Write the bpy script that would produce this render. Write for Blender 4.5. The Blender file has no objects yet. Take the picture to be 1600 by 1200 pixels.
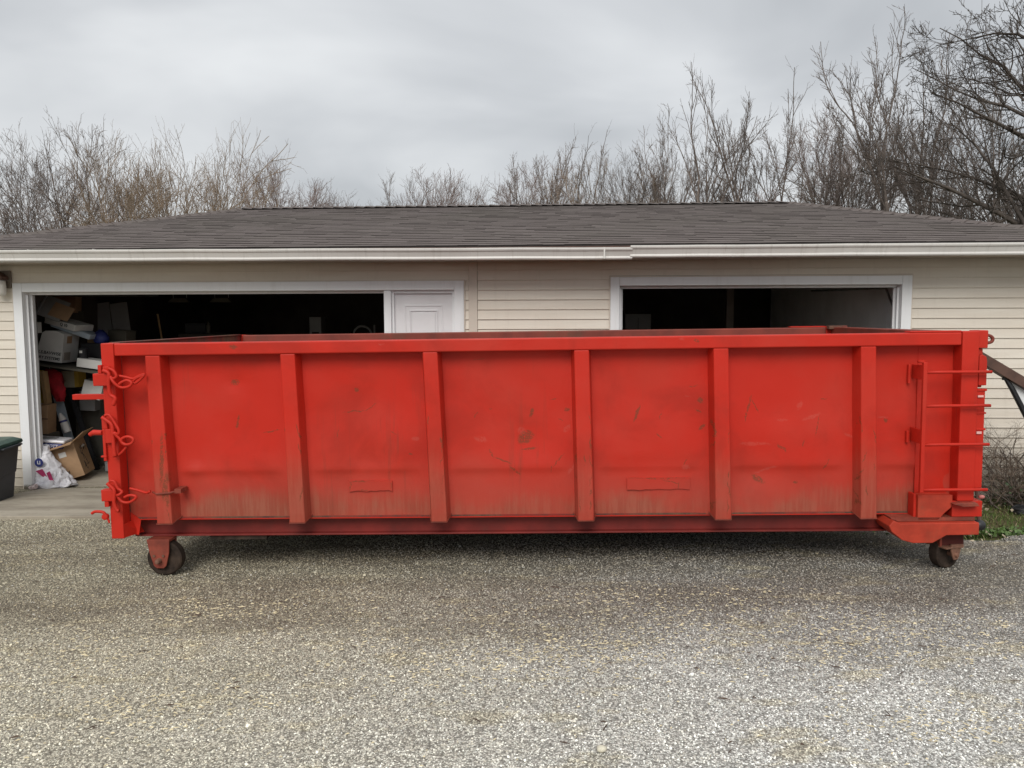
import bpy, math, random
import numpy as np
from mathutils import Vector, Matrix, Euler

random.seed(7)
rng = np.random.default_rng(7)
S = bpy.context.scene
COL = S.collection
R = math.radians

# ------------------------------------------------------------------ camera
CAM_H = 1.8
cd = bpy.data.cameras.new("camera")
cam = bpy.data.objects.new("camera", cd)
COL.objects.link(cam)
cd.sensor_width = 36.0
cd.lens = 36.0 * 1224.56 / 1600.0
cd.clip_start = 0.05
cd.clip_end = 2000
_p, _r = 0.086, -0.0032
_fw = Vector((0, math.cos(_p), -math.sin(_p)))
_up = Vector((0, math.sin(_p), math.cos(_p)))
_rt = Vector((1, 0, 0)) * math.cos(_r) + _up * math.sin(_r)
_u2 = -(Vector((1, 0, 0)) * math.sin(_r) - _up * math.cos(_r))
_m = Matrix((_rt, _u2, -_fw)).transposed().to_4x4()
_m.translation = Vector((0, 0, CAM_H))
cam.matrix_world = _m
S.camera = cam

# ------------------------------------------------------------------ sky
SUN_EL, SUN_AZ = R(40), R(190)          # azimuth clockwise from +Y: behind the camera
W = bpy.data.worlds.new("World")
S.world = W
W.use_nodes = True
nt = W.node_tree
nt.nodes.clear()
N = nt.nodes.new
L = nt.links.new
out = N("ShaderNodeOutputWorld"); bg = N("ShaderNodeBackground")
bg.inputs["Strength"].default_value = 0.1
sky = N("ShaderNodeTexSky"); sky.sky_type = 'NISHITA'; sky.sun_disc = False
sky.sun_elevation = SUN_EL; sky.sun_rotation = SUN_AZ
tc = N("ShaderNodeTexCoord"); sep = N("ShaderNodeSeparateXYZ")
L(tc.outputs["Generated"], sep.inputs[0])
def wmath(op, a, b=None, clamp=False):
    n = N("ShaderNodeMath"); n.operation = op; n.use_clamp = clamp
    for i, v in enumerate((a, b)):
        if v is None: continue
        if isinstance(v, (int, float)): n.inputs[i].default_value = v
        else: L(v, n.inputs[i])
    return n.outputs[0]
zc = wmath('MAXIMUM', sep.outputs[2], 0.0)
den = wmath('ADD', zc, 0.22)
comb = N("ShaderNodeCombineXYZ")
L(wmath('DIVIDE', sep.outputs[0], den), comb.inputs[0])
L(wmath('DIVIDE', sep.outputs[1], den), comb.inputs[1])
comb.inputs[2].default_value = 3.1
n1 = N("ShaderNodeTexNoise"); n1.inputs["Scale"].default_value = 0.85; n1.inputs["Detail"].default_value = 5
n1.inputs["Roughness"].default_value = 0.46; n1.inputs["Distortion"].default_value = 0.35
L(comb.outputs[0], n1.inputs["Vector"])
rp = N("ShaderNodeValToRGB")
rp.color_ramp.elements[0].position = 0.36; rp.color_ramp.elements[0].color = (3.3, 3.42, 3.54, 1)
rp.color_ramp.elements[1].position = 0.62; rp.color_ramp.elements[1].color = (5.7, 5.8, 5.85, 1)
e = rp.color_ramp.elements.new(0.5); e.color = (4.45, 4.56, 4.67, 1)
L(n1.outputs["Fac"], rp.inputs[0])
zen = wmath('ADD', wmath('MULTIPLY', wmath('POWER', zc, 1.2), 0.85), 0.92)
vm = N("ShaderNodeVectorMath"); vm.operation = 'SCALE'
L(rp.outputs[0], vm.inputs[0]); L(zen, vm.inputs["Scale"])
mx = N("ShaderNodeMix"); mx.data_type = 'RGBA'; mx.inputs[0].default_value = 0.93
L(sky.outputs[0], mx.inputs[6]); L(vm.outputs[0], mx.inputs[7])
L(mx.outputs[2], bg.inputs["Color"]); L(bg.outputs[0], out.inputs[0])

sd = bpy.data.lights.new("sun", 'SUN'); sd.energy = 1.5; sd.angle = R(32); sd.color = (1.0, 0.965, 0.91)
sun = bpy.data.objects.new("sun", sd); COL.objects.link(sun)
_sdir = Vector((math.sin(SUN_AZ) * math.cos(SUN_EL), math.cos(SUN_AZ) * math.cos(SUN_EL), math.sin(SUN_EL)))
sun.rotation_euler = _sdir.to_track_quat('Z', 'Y').to_euler()
sun.location = (0, -6, 14)

vs = S.view_settings
vs.view_transform = 'Standard'; vs.look = 'None'; vs.exposure = 0.42; vs.gamma = 1.0; vs.use_curve_mapping = False
S.cycles.max_bounces = 8
S.cycles.use_denoising = True

# ------------------------------------------------------------------ helpers
class MB:
    """collects shapes, then links them as one mesh object"""
    def __init__(s): s.v = []; s.f = []; s.g = []
    def add(s, vs_, fs):
        s.g.append(([tuple(v) for v in vs_], [tuple(f) for f in fs]))
        b = len(s.v); s.v += [tuple(v) for v in vs_]; s.f += [tuple(i + b for i in f) for f in fs]; return s
    def box(s, x0, x1, y0, y1, z0, z1, M=None):
        v = [Vector(c) for c in ((x0,y0,z0),(x1,y0,z0),(x1,y1,z0),(x0,y1,z0),(x0,y0,z1),(x1,y0,z1),(x1,y1,z1),(x0,y1,z1))]
        if M: v = [M @ q for q in v]
        return s.add(v, [(0,3,2,1),(4,5,6,7),(0,1,5,4),(1,2,6,5),(2,3,7,6),(3,0,4,7)])
    def prism(s, poly, axis, a, b, M=None):
        """poly in the two axes other than `axis` (cyclic order)"""
        n = len(poly); vs_ = []
        for t in (a, b):
            for (p, q) in poly:
                c = {'x': (t, p, q), 'y': (p, t, q), 'z': (p, q, t)}[axis]
                c = Vector(c); vs_.append(M @ c if M else c)
        fs = [tuple(range(n))[::-1], tuple(range(n, 2*n))]
        fs += [(i, (i+1) % n, n + (i+1) % n, n + i) for i in range(n)]
        return s.add(vs_, fs)
    def loft(s, sections, cap=True):
        n = len(sections[0]); vs_ = [p for sec in sections for p in sec]; fs = []
        for k in range(len(sections)-1):
            for i in range(n):
                fs.append((k*n+i, k*n+(i+1) % n, (k+1)*n+(i+1) % n, (k+1)*n+i))
        if cap: fs += [tuple(range(n))[::-1], tuple((len(sections)-1)*n+i for i in range(n))]
        return s.add(vs_, fs)
    def tube(s, pts, r, n=8, cap=True):
        pts = [Vector(p) for p in pts]; secs = []
        rs = r if isinstance(r, (list, tuple)) else [r]*len(pts)
        ref = Vector((0.13, 0.21, 0.97)); prev = None
        for i, p in enumerate(pts):
            d = (pts[min(i+1, len(pts)-1)] - pts[max(i-1, 0)]).normalized()
            if prev is None:
                a = d.cross(ref)
                if a.length < 1e-3: a = d.cross(Vector((1,0,0)))
            else: a = prev - d * prev.dot(d)
            a.normalize(); prev = a; b = d.cross(a)
            secs.append([p + (a*math.cos(2*math.pi*k/n) + b*math.sin(2*math.pi*k/n))*rs[i] for k in range(n)])
        return s.loft(secs, cap)
    def lathe(s, prof, c, axis='z', n=24):
        """prof: (r, t) pairs along the axis"""
        secs = []
        for r_, t in prof:
            ring = []
            for k in range(n):
                a = 2*math.pi*k/n; p, q = r_*math.cos(a), r_*math.sin(a)
                o = {'x': (t, p, q), 'y': (p, t, q), 'z': (p, q, t)}[axis]
                ring.append(Vector(c) + Vector(o))
            secs.append(ring)
        return s.loft(secs)
    def build_each(s, name, mat, parent=None, **kw):
        o = []
        for v, f in s.g:
            q = MB(); q.v = list(v); q.f = list(f); o.append(q.build(name, mat, parent, **kw))
        return o
    def build(s, name, mat, parent=None, bevel=0, smooth=False, label=None, fix=True):
        me = bpy.data.meshes.new(name); me.from_pydata(s.v, [], s.f)
        if fix:
            import bmesh
            bm = bmesh.new(); bm.from_mesh(me); bmesh.ops.recalc_face_normals(bm, faces=bm.faces); bm.to_mesh(me); bm.free()
        if smooth:
            for p in me.polygons: p.use_smooth = True
        me.materials.append(mat)
        o = bpy.data.objects.new(name, me); COL.objects.link(o)
        if parent: o.parent = parent
        if bevel:
            m = o.modifiers.new("bevel", 'BEVEL'); m.width = bevel; m.segments = 2; m.limit_method = 'ANGLE'; m.angle_limit = R(35)
        if label: o['label'] = label
        return o

def spline(pts, k=6):
    P = [Vector(p) for p in pts]; o = []
    for i in range(len(P)-1):
        a, b, c, d = P[max(i-1,0)], P[i], P[i+1], P[min(i+2,len(P)-1)]
        for j in range(k):
            t = j/k
            o.append(0.5*((2*b)+(-a+c)*t+(2*a-5*b+4*c-d)*t*t+(-a+3*b-3*c+d)*t**3))
    o.append(P[-1]); return o

def thing(name, label, cat, loc=(0,0,0), rot=(0,0,0), group=None):
    o = bpy.data.objects.new(name, None); COL.objects.link(o)
    o.empty_display_size = 0.2
    o.location = loc; o.rotation_euler = rot
    o['label'] = label; o['category'] = cat
    if group: o['group'] = group
    return o
def tag(o, label, cat, group=None, kind=None):
    if label: o['label'] = label
    if cat: o['category'] = cat
    if group: o['group'] = group
    if kind: o['kind'] = kind
    return o

# ------------------------------------------------------------------ materials
class Mat:
    def __init__(s, name, base=(0.5,0.5,0.5), rough=0.6, metal=0.0, spec=0.5):
        s.m = bpy.data.materials.new(name); s.m.use_nodes = True
        s.t = s.m.node_tree; s.b = s.t.nodes["Principled BSDF"]
        s.b.inputs["Base Color"].default_value = (*base, 1); s.b.inputs["Roughness"].default_value = rough
        s.b.inputs["Metallic"].default_value = metal; s.b.inputs["Specular IOR Level"].default_value = spec
        s.base = None
    def n(s, t, **kw):
        nd = s.t.nodes.new(t)
        for k, v in kw.items(): setattr(nd, k, v)
        return nd
    def l(s, a, b): s.t.links.new(a, b)
    def coord(s, which="Object", scale=(1,1,1)):
        if which == "World":
            src = s.n("ShaderNodeNewGeometry").outputs["Position"]
        else: src = s.n("ShaderNodeTexCoord").outputs[which]
        mp = s.n("ShaderNodeMapping"); mp.inputs["Scale"].default_value = scale
        s.l(src, mp.inputs[0]); return mp.outputs[0]
    def noise(s, co, scale, detail=4, rough=0.55, dist=0.0):
        n = s.n("ShaderNodeTexNoise"); n.inputs["Scale"].default_value = scale
        n.inputs["Detail"].default_value = detail; n.inputs["Roughness"].default_value = rough; n.inputs["Distortion"].default_value = dist
        s.l(co, n.inputs["Vector"]); return n.outputs["Fac"]
    def ramp(s, fac, a, b):
        """smooth 0..1 between a and b"""
        n = s.n("ShaderNodeMapRange"); n.interpolation_type = 'SMOOTHSTEP'
        n.inputs["From Min"].default_value = a; n.inputs["From Max"].default_value = b
        s.l(fac, n.inputs["Value"]); return n.outputs[0]
    def math(s, op, a, b=None, clamp=False):
        n = s.n("ShaderNodeMath", operation=op); n.use_clamp = clamp
        for i, v in enumerate((a, b)):
            if v is None: continue
            if isinstance(v, (int, float)): n.inputs[i].default_value = v
            else: s.l(v, n.inputs[i])
        return n.outputs[0]
    def mix(s, fac, a, b, mode='MIX'):
        n = s.n("ShaderNodeMix", data_type='RGBA', blend_type=mode)
        if isinstance(fac, (int, float)): n.inputs[0].default_value = fac
        else: s.l(fac, n.inputs[0])
        for i, v in ((6, a), (7, b)):
            if isinstance(v, (tuple, list)): n.inputs[i].default_value = (*v[:3], 1)
            else: s.l(v, n.inputs[i])
        return n.outputs[2]
    def color(s, c): s.l(c, s.b.inputs["Base Color"]); s.base = c
    def rough(s, f): s.l(f, s.b.inputs["Roughness"])
    def bump(s, h, strength=0.3, dist=0.01):
        n = s.n("ShaderNodeBump"); n.inputs["Strength"].default_value = strength; n.inputs["Distance"].default_value = dist
        s.l(h, n.inputs["Height"]); s.l(n.outputs[0], s.b.inputs["Normal"])

def simple(name, c, rough=0.6, var=0.12, scale=6, bump=0.0, metal=0.0, coord="Object", spec=0.5, dirt=None):
    m = Mat(name, c, rough, metal, spec)
    co = m.coord(coord)
    nz = m.noise(co, scale, 5, 0.6)
    lo = tuple(max(0, x*(1-var)) for x in c); hi = tuple(min(1, x*(1+var)) for x in c)
    col = m.mix(m.ramp(nz, 0.3, 0.7), lo, hi)
    if dirt:
        col = m.mix(m.math('MULTIPLY', m.ramp(m.noise(co, scale*0.45, 6, 0.7), 0.5, 0.75), dirt[1]), col, dirt[0])
    m.color(col)
    if bump: m.bump(m.noise(co, scale*8, 3), bump, 0.004)
    return m.m

def marks(m, col, lst, co, depth=None, zaxis=True):
    """scuffs: (x, z, length, width, angle_deg) ellipses, edges broken by noise; returns mask"""
    nz = m.n("ShaderNodeTexNoise"); nz.inputs["Scale"].default_value = 26; nz.inputs["Detail"].default_value = 4
    m.l(co, nz.inputs["Vector"])
    ad = m.n("ShaderNodeVectorMath", operation='MULTIPLY_ADD')
    m.l(nz.outputs["Color"], ad.inputs[0]); ad.inputs[1].default_value = (0.035, 0, 0.035); m.l(co, ad.inputs[2])
    sub = m.n("ShaderNodeVectorMath", operation='SUBTRACT'); m.l(ad.outputs[0], sub.inputs[0]); sub.inputs[1].default_value = (0.0175, 0, 0.0175)
    acc = None
    for (x, z, ln, wd, an) in lst:
        mp = m.n("ShaderNodeMapping", vector_type='TEXTURE')
        mp.inputs["Location"].default_value = (x, 0, z); mp.inputs["Rotation"].default_value = (0, R(-an), 0)
        mp.inputs["Scale"].default_value = (ln/2, 1000, max(.004, wd*.62)/2 if ln > wd*1.3 else wd*.4)
        m.l(sub.outputs[0], mp.inputs[0])
        ln_ = m.n("ShaderNodeVectorMath", operation='LENGTH'); m.l(mp.outputs[0], ln_.inputs[0])
        v = ln_.outputs["Value"]
        acc = v if acc is None else m.math('MINIMUM', acc, v)
    fade = m.ramp(m.noise(co, 90, 2), 0.35, 0.5)
    msk = m.math('MULTIPLY', m.math('SUBTRACT', 1.0, m.ramp(acc, 0.7, 1.25)), fade)
    return msk

RED = (0.54, 0.0235, 0.0115)
def red_paint(name, dark=1.0, dirt_lo=None, scuffs=None, pale=None, wear=0.7, chalk=0.5):
    m = Mat(name, RED, 0.5, spec=0.25)
    co = m.coord("Object")
    b = tuple(x*dark for x in RED)
    chalky = (b[0]*0.90, b[1]*1.8+0.008, b[2]*2.0+0.008)
    c = m.mix(m.math('MULTIPLY', m.ramp(m.noise(co, 1.3, 4, 0.6), 0.38, 0.72), chalk), b, chalky)
    deep = (b[0]*0.68, b[1]*0.95, b[2]*1.0)
    c = m.mix(m.math('MULTIPLY', m.ramp(m.noise(co, 2.1, 5, 0.6, 0.4), 0.45, 0.70), 0.6), c, deep)
    # fine rust freckles
    sp = m.noise(co, 38, 6, 0.72)
    c = m.mix(m.math('MULTIPLY', m.ramp(sp, 0.68, 0.74), 0.5*wear), c, (0.13, 0.05, 0.025))
    zz = m.n("ShaderNodeSeparateXYZ"); m.l(m.n("ShaderNodeTexCoord").outputs["Object"], zz.inputs[0])
    if dirt_lo:
        z0, z1, amt = dirt_lo
        st = m.noise(m.coord("Object", (30, 30, 2.2)), 1.0, 5, 0.65)
        bl = m.noise(co, 2.4, 4, 0.6)
        hgt = m.math('SUBTRACT', m.math('ADD', zz.outputs[2], m.math('MULTIPLY', st, -0.10)), m.math('MULTIPLY', bl, 0.22))
        f = m.math('SUBTRACT', 1.0, m.ramp(hgt, z0-0.13, z1-0.13))
        c = m.mix(m.math('MULTIPLY', m.math('MULTIPLY', f, amt), m.ramp(m.noise(co, 1.6, 4, 0.6), 0.25, 0.6)), c, m.mix(m.ramp(st, 0.4, 0.6), (0.20, 0.065, 0.035), (0.27, 0.12, 0.07)))
        # broad dusty film, reaching up unevenly
        f2 = m.math('SUBTRACT', 1.0, m.ramp(m.math('ADD', zz.outputs[2], m.math('MULTIPLY', bl, 0.35)), 0.42, 0.78))
        c = m.mix(m.math('MULTIPLY', f2, 0.45), c, (0.36, 0.075, 0.05))
    rn = m.noise(m.coord("Object", (16, 16, 0.7)), 1.0, 5, 0.65); bl2 = m.noise(co, 1.1, 3)
    c = m.mix(m.math('MULTIPLY', m.math('MULTIPLY', m.ramp(rn, 0.58, 0.72), m.ramp(bl2, 0.45, 0.65)), 0.38), c, (0.17, 0.045, 0.026))
    if pale:
        c = m.mix(m.math('MULTIPLY', marks(m, None, pale, co), 0.13), c, (0.55, 0.22, 0.17))
    if scuffs:
        c = m.mix(m.math('MULTIPLY', marks(m, None, scuffs, co), 0.7), c, (0.15, 0.05, 0.022))
    m.color(c)
    m.rough(m.math('ADD', m.math('MULTIPLY', m.noise(co, 5, 4), 0.35), 0.33))
    m.bump(m.noise(co, 3.0, 3, 0.5), 0.25, 0.03)
    return m.m

# scuffs on the side sheets (length coordinate, height, length, width, angle)
_sc = [(0.86,1.06,.06,.05,10),(0.87,.79,.10,.03,80),(1.68,.85,.16,.012,5),(1.79,.88,.09,.012,35),(1.70,1.00,.03,.03,0),(1.56,.70,.06,.012,80),
       (1.95,.70,.05,.01,-45),(2.55,1.20,.10,.008,2),(2.52,.82,.05,.014,60),(2.62,.86,.03,.02,0),(2.90,.83,.06,.04,70),(3.05,.92,.05,.016,5),(3.14,.85,.04,.035,0),(3.10,.78,.04,.01,-30),
       (2.86,.66,.12,.10,30),(2.70,.50,.12,.02,-20),(2.78,.43,.10,.025,-40),(3.08,.50,.13,.014,50),(3.03,.44,.05,.012,80),(2.88,.58,.10,.03,10),(2.62,.55,.06,.02,-60),
       (3.62,.82,.13,.03,68),(3.78,.80,.05,.014,80),(4.00,1.00,.06,.012,12),(4.05,.90,.04,.05,60),(4.03,.83,.05,.02,-40),(3.77,.66,.05,.02,-45),(4.06,.72,.06,.04,40),
       (4.37,.84,.18,.022,78),(4.42,.86,.11,.014,-60),(4.84,.72,.14,.014,82),(4.88,.90,.05,.012,0),(4.60,.57,.08,.03,-40),(4.90,.45,.09,.014,55),(4.75,.60,.04,.014,80),
       (3.95,.48,.05,.014,70),(4.45,.35,.10,.06,-30),(4.70,.33,.03,.03,0),(5.30,.75,.03,.03,0),(2.06,.55,.03,.02,0),(1.10,.72,.12,.012,12)]
_pl = [(3.14,.72,.07,.05,50),(2.83,.70,.05,.08,70),(3.18,.45,.12,.03,55),(2.10,.66,.05,.04,0),(4.72,.86,.03,.08,-30),(4.60,.76,.07,.03,0),(4.42,.60,.20,.04,0),(4.50,.42,.16,.03,20),
       (4.80,.78,.12,.04,20),(3.95,.44,.05,.05,0),(2.55,.65,.04,.12,80),(3.96,.93,.05,.01,0),(5.28,.77,.07,.025,0),(5.05,.65,.02,.08,60)]
M_PANEL = red_paint("red side sheet", 1.0, (0.12, 0.31, 0.9), _sc, _pl)
_st = []
for k, u in enumerate((.345,1.264,2.235,3.235,4.16,5.128)):
    rr = random.Random(k)
    for j in range(9 + 5*(k > 2)):
        _st.append((u+.01+rr.choice((-.05,-.045,.045,.05,rr.uniform(-.05,.05))), rr.uniform(.12,.8), rr.uniform(.02,.12), rr.uniform(.006,.016), rr.uniform(70,105)))
_st += [(.375,.55,.35,.045,86),(.39,.36,.2,.06,80),(.40,.28,.12,.05,90)]
M_STAKE = red_paint("red stake paint", 1.03, (0.12, 0.72, 0.62), _st, None, 0.9, 0.5)
M_RED = red_paint("red frame paint", 1.0, None, [(0.9,1.31,.03,.07,90),(4.0,1.31,.02,.05,80),(5.6,0.0,.3,.05,5)], [(1.9,1.315,.04,.02,0),(3.9,1.32,.02,.05,80)], 0.8)
M_DOG = simple("scuffed orange red paint", (0.42, 0.045, 0.022), 0.55, 0.2, 6, 0.12, dirt=((0.20, 0.075, 0.038), 0.8), spec=0.3)
def rusty():
    m = Mat("rusty inner steel", (0.2,0.05,0.03), 0.7); co = m.coord()
    a = m.ramp(m.noise(co, 2.2, 6, 0.65, 0.5), 0.42, 0.6)
    b = m.ramp(m.noise(m.coord("Object",(6,6,1.2)), 2, 5, 0.7), 0.4, 0.7)
    c = m.mix(a, (0.24, 0.022, 0.014), (0.15, 0.07, 0.04)); c = m.mix(b, c, (0.075, 0.035, 0.025)); m.color(c)
    m.bump(m.noise(co, 12, 4), 0.4, 0.01); return m.m
M_RUSTIN = rusty()
M_RUSTRAIL = simple("rusty red inner rail", (0.21, 0.035, 0.02), 0.6, 0.3, 2.5, 0.15, dirt=((0.11, 0.055, 0.03), 0.85))
M_RUSTRED = simple("rusty dull red steel", (0.22, 0.04, 0.022), 0.65, 0.35, 7, 0.2, dirt=((0.11, 0.06, 0.035), 0.8))
M_FORK = simple("brown rusted caster steel", (0.20, 0.095, 0.06), 0.7, 0.3, 14, 0.2, dirt=((0.10, 0.05, 0.03), 0.7))
M_WHEEL = simple("dark worn iron wheel", (0.038, 0.027, 0.021), 0.8, 0.4, 16, 0.3, dirt=((0.09, 0.06, 0.04), 0.6), spec=0.15)
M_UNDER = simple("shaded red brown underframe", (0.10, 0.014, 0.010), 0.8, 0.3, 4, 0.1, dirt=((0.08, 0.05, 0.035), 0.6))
M_SILL = simple("shade darkened dirty red sill", (0.19, 0.017, 0.012), 0.55, 0.3, 3, 0.1, dirt=((0.09, 0.035, 0.026), 0.7))  # red darkened to carry the shade under the side sheet, plus dirt blotches
M_BLACK = simple("black rubber", (0.02, 0.02, 0.022), 0.5, 0.2)
M_STEEL = simple("bare steel", (0.55, 0.55, 0.55), 0.35, 0.1, metal=0.9)
M_PATCH = red_paint("fresh red patch paint", 0.97, (0.12, 0.30, 0.25), [(1.64,.33,.07,.02,85),(1.70,.365,.14,.012,0),(1.72,.30,.10,.012,3),(1.92,.33,.07,.01,88),(3.75,.367,.4,.010,0),(3.85,.345,.12,.012,-12),(3.9,.31,.06,.012,80)], None, 1.0, 0.3)

def siding_mat():
    m = Mat("beige vinyl siding", (0.62,0.55,0.46), 0.55)
    oi = m.n("ShaderNodeObjectInfo")
    co = m.coord("World", (0.5, 0.5, 4))
    c = m.mix(m.ramp(m.noise(co, 2, 5, 0.6), 0.3, 0.7), (0.71, 0.64, 0.545), (0.78, 0.72, 0.625))
    c = m.mix(m.math('MULTIPLY', oi.outputs["Random"], 0.10), c, (0.5, 0.45, 0.38))
    st = m.noise(m.coord("World", (14, 14, 1.2)), 1, 5, 0.7)
    c = m.mix(m.math('MULTIPLY', m.ramp(st, 0.5, 0.8), 0.16), c, (0.33, 0.29, 0.22))
    zz = m.n("ShaderNodeSeparateXYZ"); m.l(m.n("ShaderNodeNewGeometry").outputs["Position"], zz.inputs[0])
    sp = m.math('SUBTRACT', 1.0, m.ramp(m.math('ADD', zz.outputs[2], m.math('MULTIPLY', m.noise(m.coord("World"), 3, 4), 0.35)), 0.1, 0.75))
    c = m.mix(m.math('MULTIPLY', sp, 0.45), c, (0.28, 0.24, 0.17))
    m.color(c); m.bump(m.noise(m.coord("World", (3,3,60)), 2, 3), 0.12, 0.004); return m.m
M_SIDING = siding_mat()
def trim_mat():
    m = Mat("white aluminium trim", (0.78,0.78,0.76), 0.4); co = m.coord("World")
    st = m.noise(m.coord("World", (10,10,1.0)), 1.2, 5, 0.7)
    c = m.mix(m.math('MULTIPLY', m.ramp(st, 0.45, 0.8), 0.3), (0.84,0.85,0.86), (0.60,0.59,0.56))
    zz = m.n("ShaderNodeSeparateXYZ"); m.l(m.n("ShaderNodeNewGeometry").outputs["Position"], zz.inputs[0])
    h = m.math('ADD', zz.outputs[2], m.math('MULTIPLY', m.noise(co, 14, 5, 0.7), 0.16))
    c = m.mix(m.math('SUBTRACT', 1.0, m.ramp(h, -0.05, 0.0)), c, (0.06,0.045,0.03))
    c = m.mix(m.math('MULTIPLY', m.math('SUBTRACT', 1.0, m.ramp(h, -0.05, 0.4)), 0.3), c, (0.36,0.32,0.25))
    m.color(c); m.bump(m.noise(co, 6, 3), 0.1, 0.004); return m.m
M_TRIM = trim_mat()
M_DOORW = simple("off white door paint", (0.80, 0.79, 0.80), 0.42, 0.05, 2, 0.05, coord="World")
M_CREAM = simple("cream corner trim", (0.66, 0.585, 0.50), 0.5, 0.06, 3, 0.03, coord="World")
def gutter_mat():
    m = Mat("cream painted gutter", (0.66,0.64,0.6), 0.35); co = m.coord("World", (1,1,1))
    st = m.noise(m.coord("World", (22,2,1.5)), 1, 5, 0.7); g = m.noise(co, 1.2, 4)
    c = m.mix(m.math('MULTIPLY', m.ramp(st, 0.5, 0.8), 0.45), (0.72,0.70,0.665), (0.40,0.37,0.33))
    c = m.mix(m.math('MULTIPLY', m.ramp(g, 0.45, 0.7), 0.25), c, (0.5,0.48,0.44))
    m.color(c); m.bump(m.noise(m.coord("World",(2,2,2)), 2, 3), 0.2, 0.02); return m.m
M_GUTTER = gutter_mat()
M_FASCIA = simple("beige soffit", (0.42, 0.36, 0.30), 0.6, 0.1, 2, coord="World")
def shingle_mat():
    m = Mat("brown asphalt shingle", (0.13,0.10,0.09), 0.9, spec=0.25)
    att = m.n("ShaderNodeAttribute"); att.attribute_name = "tone"
    co = m.coord("World")
    g = m.noise(co, 260, 2, 0.8); lg = m.noise(co, 0.7, 4, 0.6)
    c = m.mix(att.outputs["Fac"], (0.108, 0.088, 0.082), (0.126, 0.104, 0.097))
    c = m.mix(m.math('MULTIPLY', m.ramp(g, 0.35, 0.75), 0.5), c, (0.25, 0.215, 0.20))
    c = m.mix(m.math('MULTIPLY', m.ramp(lg, 0.4, 0.7), 0.35), c, (0.11, 0.10, 0.08))
    m.color(c); m.bump(g, 0.5, 0.003); return m.m
M_SHINGLE = shingle_mat()
M_BUTT = simple("bare asphalt shingle edge", (0.030, 0.025, 0.023), 0.95, 0.3, 9, coord="World")
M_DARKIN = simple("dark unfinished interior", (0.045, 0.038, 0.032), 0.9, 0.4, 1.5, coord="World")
M_GREYIN = simple("pale grey painted board", (0.27, 0.27, 0.27), 0.8, 0.15, 1.2, coord="World")
def concrete():
    m = Mat("tan concrete", (0.33,0.29,0.22), 0.85); co = m.coord("World")
    a = m.noise(m.coord("World", (0.7,2.2,1)), 1.4, 6, 0.65); b = m.noise(co, 9, 6, 0.7); f = m.noise(co, 140, 2)
    c = m.mix(m.ramp(a, 0.35, 0.65), (0.24,0.20,0.15), (0.42,0.37,0.29))
    c = m.mix(m.math('MULTIPLY', m.ramp(b, 0.5, 0.72), 0.4), c, (0.17,0.145,0.11))
    c = m.mix(m.math('MULTIPLY', f, 0.25), c, (0.45,0.42,0.36)); m.color(c); m.bump(b, 0.3, 0.01); return m.m
M_CONC = concrete()

def gravel_col(m, rnd=None, stone=True):
    """tone of the drive by place: pale grey in front, tan to the left, dark and brown by the container"""
    co = m.coord("World")
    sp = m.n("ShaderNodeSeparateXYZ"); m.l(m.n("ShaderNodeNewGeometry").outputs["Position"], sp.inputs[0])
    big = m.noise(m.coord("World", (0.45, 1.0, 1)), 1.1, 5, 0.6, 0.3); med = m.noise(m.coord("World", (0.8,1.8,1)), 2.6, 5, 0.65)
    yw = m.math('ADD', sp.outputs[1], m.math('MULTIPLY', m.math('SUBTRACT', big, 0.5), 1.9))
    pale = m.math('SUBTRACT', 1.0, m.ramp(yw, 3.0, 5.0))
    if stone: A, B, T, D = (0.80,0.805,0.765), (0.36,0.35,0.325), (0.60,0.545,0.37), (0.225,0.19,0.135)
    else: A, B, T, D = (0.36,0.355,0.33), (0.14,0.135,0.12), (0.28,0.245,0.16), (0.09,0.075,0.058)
    c = m.mix(pale, B, A)  # grey end darkened towards the container, part of its under-shade in the colour
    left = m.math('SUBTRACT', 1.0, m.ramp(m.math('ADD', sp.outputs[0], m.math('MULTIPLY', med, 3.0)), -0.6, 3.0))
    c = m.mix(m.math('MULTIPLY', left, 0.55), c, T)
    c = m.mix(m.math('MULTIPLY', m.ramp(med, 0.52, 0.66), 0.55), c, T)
    # brown dirt band in front of and under the container, shade painted in too
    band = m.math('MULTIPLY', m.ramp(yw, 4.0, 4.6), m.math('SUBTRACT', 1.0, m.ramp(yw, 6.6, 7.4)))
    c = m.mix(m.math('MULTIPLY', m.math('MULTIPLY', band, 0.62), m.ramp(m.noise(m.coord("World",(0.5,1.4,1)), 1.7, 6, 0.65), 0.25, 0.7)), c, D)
    return c, co
def gravel_sheet():
    m = Mat("packed gravel bed", (0.2,0.2,0.18), 0.95, spec=0.2)
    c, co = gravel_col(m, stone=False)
    vo = m.n("ShaderNodeTexVoronoi"); vo.inputs["Scale"].default_value = 95; m.l(co, vo.inputs["Vector"])
    gr = m.n("ShaderNodeSeparateColor"); m.l(vo.outputs["Color"], gr.inputs[0])
    c = m.mix(m.ramp(gr.outputs[0], 0.2, 0.95), c, m.mix(1.0, c, (2.3,2.3,2.3), 'MULTIPLY'))
    c = m.mix(m.math('MULTIPLY', m.ramp(vo.outputs["Distance"], 0.3, 0.75), 0.55), c, (0.06,0.052,0.042))
    m.color(c); m.bump(m.math('SUBTRACT', 1.0, vo.outputs["Distance"]), 0.9, 0.008); return m.m
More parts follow.
